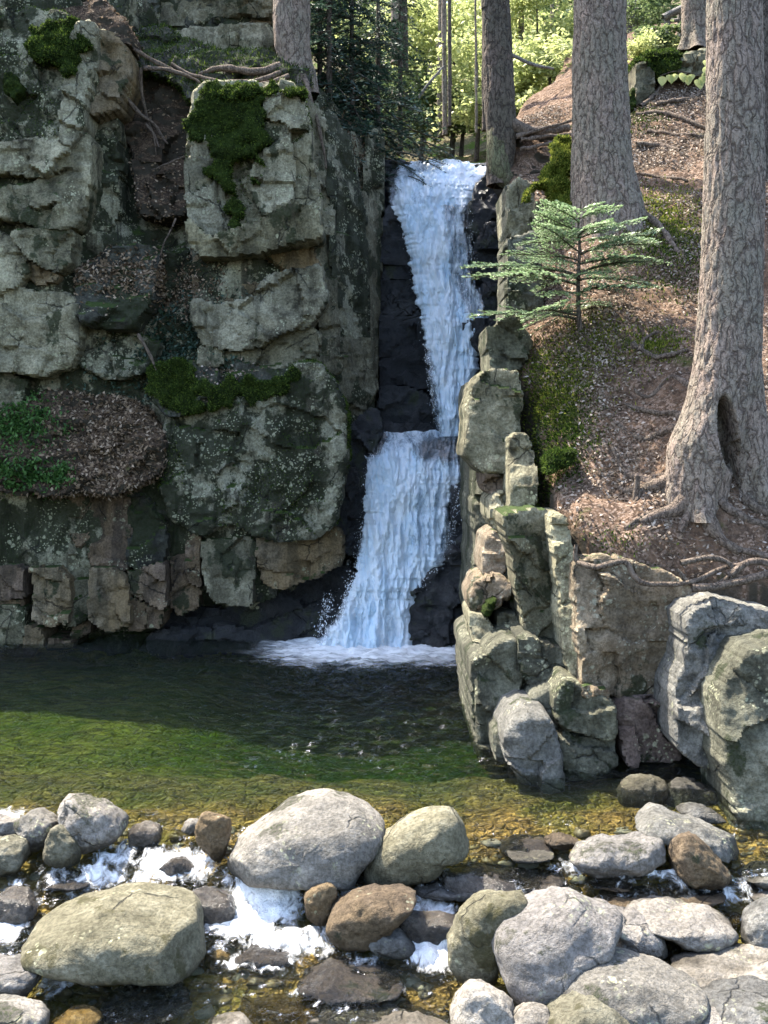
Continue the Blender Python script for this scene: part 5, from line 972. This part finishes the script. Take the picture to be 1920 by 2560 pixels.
# --- fir sapling on the bank
f0 = on_bank(1452, 838); Yt = float(f0[1])
sp_ = thing('fir_sapling', f0, 'small bright fir sapling with flat silvery boughs on the bank', 'tree')
P = np.array([at(x, y, Yt) for x, y in [(1452, 842), (1447, 780), (1446, 700), (1449, 620), (1446, 560), (1452, 510)]]); V, Q = tube(spline(P, 40), np.linspace(.042, .012, 40), 9, .004); put('stem', V, Q, M['bark_dark'], sp_)
rng = np.random.default_rng(5); zt = lambda y: at(1448, y, Yt)
for k, (y, L_, az, tl) in enumerate([(788, 1.45, 3.05, .05), (780, 1.5, 3.5, .0), (775, 1.2, 2.5, .1), (770, .9, .6, .1), (745, 1.0, 4.2, .05), (740, 1.1, 5.3, .1), (715, 1.5, 3.2, .18), (700, 1.6, 2.85, .25), (705, 1.4, 3.7, .15), (700, 1.25, .15, .12), (690, 1.3, -.35, .15), (680, 1.2, .5, .15), (690, 1.0, 4.7, .1), (660, 1.1, 4.1, .15), (655, 1.1, 5.4, .15), (650, 1.35, 3.0, .25), (640, 1.3, .1, .2), (635, 1.2, -.5, .22), (625, 1.1, 3.6, .2), (610, 1.15, .35, .25), (605, 1.1, 2.7, .25), (600, .9, 4.6, .2), (590, .95, -.2, .28), (580, .9, 3.3, .28), (572, .8, .6, .3), (565, .75, 2.4, .3), (560, .7, 4.0, .3), (555, .7, 5.5, .3), (530, .4, 0.4, .5), (525, .4, 3.0, .5)]):
    (nv_, nq), (wv_, wq) = spray_branch(1., rng.uniform(.12, .34), 26, rng, .05 / L_ * 1.1, .024 / L_, 1.7, .5, 0., True)
    p = zt(y + rng.normal(0, 6)); tl += rng.normal(.10, .08); az += rng.normal(0, .15); L2 = L_ * rng.uniform(.85, 1.12); rl = rng.normal(0, .15); b = put('bough', rot(wv_ * L2, az, tl, rl) + p, wq, M['bark_dark'], sp_); put('needles', rot(nv_ * L2, az, tl, rl) + p, nq, M['fir'], b)['kind'] = 'stuff'
# ------------------------------------------------------------------ leafy trees and shrubs behind
def leaf_crown(par, c, rad, n, ln, mat, seed=0, clumps=26, name='crown', flat=.6):
    rng = np.random.default_rng(seed); cc = rng.normal(size=(clumps, 3)); cc /= np.linalg.norm(cc, axis=1)[:, None]; cc *= rng.random((clumps, 1)) ** .45
    i = rng.integers(clumps, size=n); P = cc[i] * rad + rng.normal(size=(n, 3)) * np.array(rad) * [.2, .2, .2 * flat] + c
    A = rng.normal(size=(n, 3)) * [1, 1, .4] + [0, 0, -.25]; Nn = rng.normal(size=(n, 3)) * .5 + [0, 0, 1]
    return put(name, *leaves(P, A, Nn, ln * rng.uniform(.6, 1.3, n), ln * .62 * rng.uniform(.7, 1.2, n), .15), M[mat], par)
BT = 'leafy trees in the lit forest'
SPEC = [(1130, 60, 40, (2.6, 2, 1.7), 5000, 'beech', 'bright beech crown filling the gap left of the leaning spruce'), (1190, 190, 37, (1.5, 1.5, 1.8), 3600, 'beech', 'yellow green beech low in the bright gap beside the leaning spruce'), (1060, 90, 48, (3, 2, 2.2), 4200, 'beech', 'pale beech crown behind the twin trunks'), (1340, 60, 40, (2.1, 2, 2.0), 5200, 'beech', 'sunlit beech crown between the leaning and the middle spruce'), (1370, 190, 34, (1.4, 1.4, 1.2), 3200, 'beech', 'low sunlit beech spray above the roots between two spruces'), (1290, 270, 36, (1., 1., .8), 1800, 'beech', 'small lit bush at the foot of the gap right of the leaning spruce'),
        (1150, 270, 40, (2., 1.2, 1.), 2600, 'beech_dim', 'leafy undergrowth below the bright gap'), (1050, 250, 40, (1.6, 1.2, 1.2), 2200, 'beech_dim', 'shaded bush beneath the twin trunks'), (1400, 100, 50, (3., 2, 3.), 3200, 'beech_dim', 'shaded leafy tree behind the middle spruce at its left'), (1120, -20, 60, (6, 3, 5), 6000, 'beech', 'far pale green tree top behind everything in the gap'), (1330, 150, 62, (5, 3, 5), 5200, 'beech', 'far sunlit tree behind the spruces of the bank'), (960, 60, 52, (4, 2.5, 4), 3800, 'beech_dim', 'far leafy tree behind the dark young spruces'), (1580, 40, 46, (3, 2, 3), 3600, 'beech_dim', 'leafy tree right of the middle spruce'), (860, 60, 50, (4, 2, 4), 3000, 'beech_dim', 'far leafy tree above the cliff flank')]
for k, (x, y, Yd, rad, n, mat, lb_) in enumerate(SPEC):
    p = at(x, y, Yd); foot = np.array([p[0], p[1], float(floor_h(np.array([p[0]]), np.array([p[1]]))[0])])
    t = thing('beech_tree', foot, lb_, 'tree', BT)
    V, Q = tube(np.array([foot - [0, 0, .5], (foot + p) / 2 + [.1, 0, 0], p + [0, 0, rad[2] * .6]]), [.10, .07, .02], 7, .02); put('trunk', V, Q, M['bark_dark'], t)
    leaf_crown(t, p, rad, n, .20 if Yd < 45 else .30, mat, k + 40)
for k, (x, y, Yd, rad, n, ln, mat, lb_) in enumerate([(1650, 98, 27.1, (.75, .4, .28), 2600, .10, 'beech_dim', 'rounded grey green shrub between middle spruce and far trunk'), (1605, 120, 26.6, (.45, .5, .4), 1500, .09, 'beech', 'bright shrub right against the middle spruce'), (1695, 118, 26.9, (.45, .3, .16), 900, .08, 'beech', 'low flowering pale shrub left of the far trunk'), (1600, 30, 30., (1., 1., 1.0), 1800, .13, 'beech_dim', 'tall bluish bush behind the wooden rail')]):
    p = at(x, y, Yd); t = thing('shrub', p, lb_, 'shrub', 'shrubs on the hillside'); leaf_crown(t, p, rad, n, ln, mat, k + 80, name='foliage')
    for j in range(4):
        V, Q = tube(np.array([p - [.1 * j - .2, 0, rad[2] + .4], p + [.2 * (j - 1.5), 0, 0]]), [.015, .006], 5); put('stem', V, Q, M['bark_dark'], t)
# twig of big leaves beside the foreground spruce
tw = thing('leafy_twig', at(1740, 200, 20), 'twig of large yellow green leaves reaching from behind the foreground spruce', 'twig')
V, Q = tube(spline(np.array([at(1790, 190, 20), at(1740, 186, 20), at(1690, 178, 20), at(1650, 190, 20)]), 16), .008, 5); put('stem', V, Q, M['bark_dark'], tw)
for k, (x, y, s_) in enumerate([(1655, 190, 28), (1672, 186, 26), (1688, 184, 26), (1704, 182, 26), (1718, 188, 28), (1730, 184, 24), (1742, 198, 28), (1757, 190, 26), (1765, 180, 26), (1762, 150, 22), (1768, 165, 24)]):
    p = at(x, y, 20); Lf = s_ * 20 / F; u_ = np.linspace(0, 1, 7); hw = .40 * Lf * np.sin(np.pi * u_ ** .8) ** .8; a_ = .35 * math.sin(k * 2.3)
    mid = np.stack([a_ * u_ * Lf, -.10 * u_ * Lf, -u_ * Lf * (1 - .1 * u_)], -1); sd_ = np.stack([hw, -.25 * hw, .12 * hw], -1); V = np.vstack([p + mid - sd_ * [1, -1, -1], p + mid + [0, .02, 0], p + mid + sd_]); put('leaf', V, grid_faces(7, 3), M['beech'], tw)
# wooden rail at the top right
wr = thing('wooden_rail', at(1690, 100, 27.5), 'weathered wooden rail on two posts among the shrubs at top right', 'rail')
def beam(a, b, r, name, par): 
    V, Q = tube(np.array([a, a * .5 + b * .5, b]), r, 4); put(name, V, Q, M['wood'], par, smooth_=False)
beam(at(1658, 44, 27.5), at(1728, 10, 27.5), .09, 'rail', wr); beam(at(1668, 40, 27.6), at(1669, 110, 27.6), .08, 'post', wr); beam(at(1702, 28, 27.6), at(1703, 110, 27.6), .09, 'post', wr); beam(at(1668, 53, 27.6), at(1700, 50, 27.6), .05, 'crossbar', wr)
# ------------------------------------------------------------------ moss tips, undergrowth, fallen leaves
rng = np.random.default_rng(99)
def fuzz(key, n, mat, ln=.05, wd=.016, par=None, name='moss_tips', mask=None, spread=.5, lift=.3):
    V, Q = SURF[key]; P, Nn = on_surface(V, Q, n, rng, mask); A = Nn + spread * rng.normal(size=(n, 3)) + [0, 0, lift]
    o = put(name, *leaves(P - Nn * .008, A, rng.normal(size=(n, 3)), ln * rng.uniform(.5, 1.3, n), wd, .1), M[mat], par); o['kind'] = 'stuff'; return o
for key in ('m1', 'm2', 'm3', 'm4', 'm5'): fuzz(key, 5000, 'moss_fuzz', .055, .022, lc, lift=-.2 if key == 'm1' else .3)
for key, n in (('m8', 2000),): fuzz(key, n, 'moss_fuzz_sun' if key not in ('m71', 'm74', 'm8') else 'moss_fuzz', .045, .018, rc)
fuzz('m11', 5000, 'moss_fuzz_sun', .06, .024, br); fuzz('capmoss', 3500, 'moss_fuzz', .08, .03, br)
def region(x, y, w_, h_=None, Yr=None):
    c = on_bank(x, y); return lambda C, N: np.exp(-((C[:, 0] - c[0]) / w_) ** 2 - ((C[:, 1] - c[1]) / (h_ or w_)) ** 2) * np.clip(N[:, 2] + .2, 0, 1)
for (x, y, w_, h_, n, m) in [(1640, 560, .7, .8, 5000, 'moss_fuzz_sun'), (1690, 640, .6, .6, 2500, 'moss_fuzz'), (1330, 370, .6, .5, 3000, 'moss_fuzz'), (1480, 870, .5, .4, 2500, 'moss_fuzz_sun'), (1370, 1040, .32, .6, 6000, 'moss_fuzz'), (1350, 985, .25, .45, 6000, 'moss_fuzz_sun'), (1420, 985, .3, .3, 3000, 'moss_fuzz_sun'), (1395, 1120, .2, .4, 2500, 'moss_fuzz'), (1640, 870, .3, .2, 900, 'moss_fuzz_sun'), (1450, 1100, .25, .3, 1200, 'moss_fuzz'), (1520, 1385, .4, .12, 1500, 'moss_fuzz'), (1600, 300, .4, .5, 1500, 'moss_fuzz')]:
    fuzz('bank', n, m, .06, .022, bank, 'bank_moss', region(x, y, w_, h_))
for k, (pl, r0, r1) in enumerate([([(1600, 285), (1640, 250), (1660, 215), (1720, 205), (1780, 215)], .05, .04), ([(1590, 300), (1660, 300), (1780, 330)], .06, .04), ([(1640, 275), (1710, 270), (1790, 240)], .05, .05), ([(1590, 385), (1650, 375), (1700, 390)], .07, .03), ([(1620, 330), (1700, 345), (1790, 350)], .04, .03), ([(1560, 440), (1640, 445), (1720, 470)], .04, .02), ([(1580, 880), (1640, 900), (1720, 890)], .05, .03), ([(1600, 900), (1610, 860), (1640, 845)], .05, .02)]):
    V, Q = tube(spline(np.array([on_bank(x, y, .03) for x, y in pl]), 26), np.linspace(r0, r1, 26), 8, .03, k); tag(put('exposed_root', V, Q, M['root']), ['root arching over the top step of the path', 'low root below the top step, nearest the middle spruce', 'root crossing the path under the arching one', 'short dark root on the slope right of the middle spruce', 'thin root lying across the sunny path', 'thin root right of the middle spruce, half way down', 'root stub on the leafy slope left of the foreground spruce', 'small curled root on the leafy slope left of the foreground spruce'][k], 'root', 'roots across the bank')
nmask = lambda th, fz: (lambda C, N: smooth(th, th + .25, fbm(C * fz, 3) + .5 * N[:, 2]))
for key, n, th in (('I', 4000, .05), ('A1', 6000, -.05), ('M', 6000, .12), ('lcore', 12000, .0), ('shelf', 3000, 0.)): fuzz(key, n, 'moss_fuzz', .05, .02, lc, 'moss_tips', nmask(th, [1.3, 1.3, .8]), .6, 0.)
upmask = lambda C, N: np.clip(N[:, 2] - .05, 0, 1)
fuzz('shelf', 9000, 'moss_fuzz', .10, .018, lc, 'shelf_grass', None, .6, .2)
def litter(key, n, mat, par, ln=.075, mask=None, flat=.35, name='leaf_litter', up=None):
    V, Q = SURF[key]; P, Nn = on_surface(V, Q, n, rng, mask); th = rng.uniform(0, 6.283, n); A = np.stack([np.cos(th), np.sin(th), np.zeros(n)], -1); A -= Nn * (A * Nn).sum(1)[:, None]; A += flat * rng.normal(size=(n, 3))
    o = put(name, *leaves(P + Nn * .015, A, Nn + flat * rng.normal(size=(n, 3)), ln * rng.uniform(.55, 1.25, n), ln * .55 * rng.uniform(.7, 1.2, n), .22), M[mat], par)
    o['kind'] = 'stuff'; return o
def bank_mask(C, N):
    q = fbm(C * [.8, .8, .4], 3); return np.clip(N[:, 2], 0, 1) * np.clip(.35 + 1.3 * q, .06, 1) * (C[:, 1] < 26) * np.clip(1.6 - C[:, 1] / 40, .2, 1) * (C[:, 0] < 7)
litter('bank', 30000, 'litter', bank, .066, bank_mask, .4)
V_, Q_ = SURF['bank']; P_, N_ = on_surface(V_, Q_, 9000, rng, bank_mask); th_ = rng.uniform(0, 6.283, 9000); A_ = np.stack([np.cos(th_), np.sin(th_), .1 * rng.normal(size=9000)], -1); A_ -= N_ * (A_ * N_).sum(1)[:, None]
put('needle_litter', *leaves(P_ + N_ * .02, A_, N_, rng.uniform(.04, .22, 9000), rng.uniform(.006, .016, 9000), .3), M['root'], bank)['kind'] = 'stuff'
litter('ledge3', 5200, 'litter_dark', lc, .10, lambda C, N: (.05 + np.exp(-((C[:, 0] - at(290, 1100, 21.5)[0]) / .9) ** 2)), .9)
litter('ledge1', 2600, 'litter_dark', lc, .09, lambda C, N: np.exp(-((C[:, 2] - at(300, 690, 22)[2]) / .35) ** 2), .6)
litter('gully', 900, 'litter_dark', lc, .075, None, .4); litter('gully2', 700, 'litter_dark', lc, .075, None, .4)
litter('ledge2', 900, 'litter', lc, .075, lambda C, N: np.exp(-((C[:, 0] - at(560, 920, 21.5)[0]) / .45) ** 2) * np.clip(N[:, 2], 0, 1), .4)
litter('topleft', 1500, 'litter_dark', lc, .08, None, .5); litter('floor', 5000, 'litter', None, .12, lambda C, N: (C[:, 1] < 45) * (np.abs(C[:, 0]) < 9), .4).update_tag()
def under(key, n, mat, par, ln, cx, w_, cz=None, h_=.6, name='undergrowth'):
    V, Q = SURF[key]; P, Nn = on_surface(V, Q, n, rng, (lambda C, N: np.exp(-((C[:, 0] - cx) / w_) ** 2 - (((C[:, 2] - cz) / h_) ** 2 if cz is not None else 0))))
    A = rng.normal(size=(n, 3)) + [0, -.5, .2]; o = put(name, *leaves(P + Nn * rng.uniform(0, .14, (n, 1)), A, rng.normal(size=(n, 3)) * .5 + [0, -.4, 1], ln * rng.uniform(.6, 1.3, n), ln * .55, .15), M[mat], par); o['kind'] = 'stuff'
c1 = at(60, 1060, 21.5); c2 = at(80, 1180, 21.4); c3 = at(170, 1190, 21.4)
under('ledge3', 1800, 'fern', lc, .09, c1[0], .55, c1[2], .35); under('ledge3', 900, 'fern', lc, .10, c2[0], .4, c2[2], .2); under('ledge3', 450, 'fern', lc, .08, c3[0], .15, c3[2], .15)
under('lcore', 3500, 'spruce', lc, .09, at(420, 880, 22)[0], 1.3, at(420, 880, 22)[2], .8); under('lcore', 1500, 'litter_dark', lc, .08, at(420, 720, 22)[0], .8, at(420, 720, 22)[2], .5)
c4 = at(840, 420, 24); under('lcore', 1600, 'litter_dark', lc, .085, c4[0], .5, c4[2], .7, 'dead_leaves')
for o in bpy.data.objects:
    if '_w' in o: del o['_w']
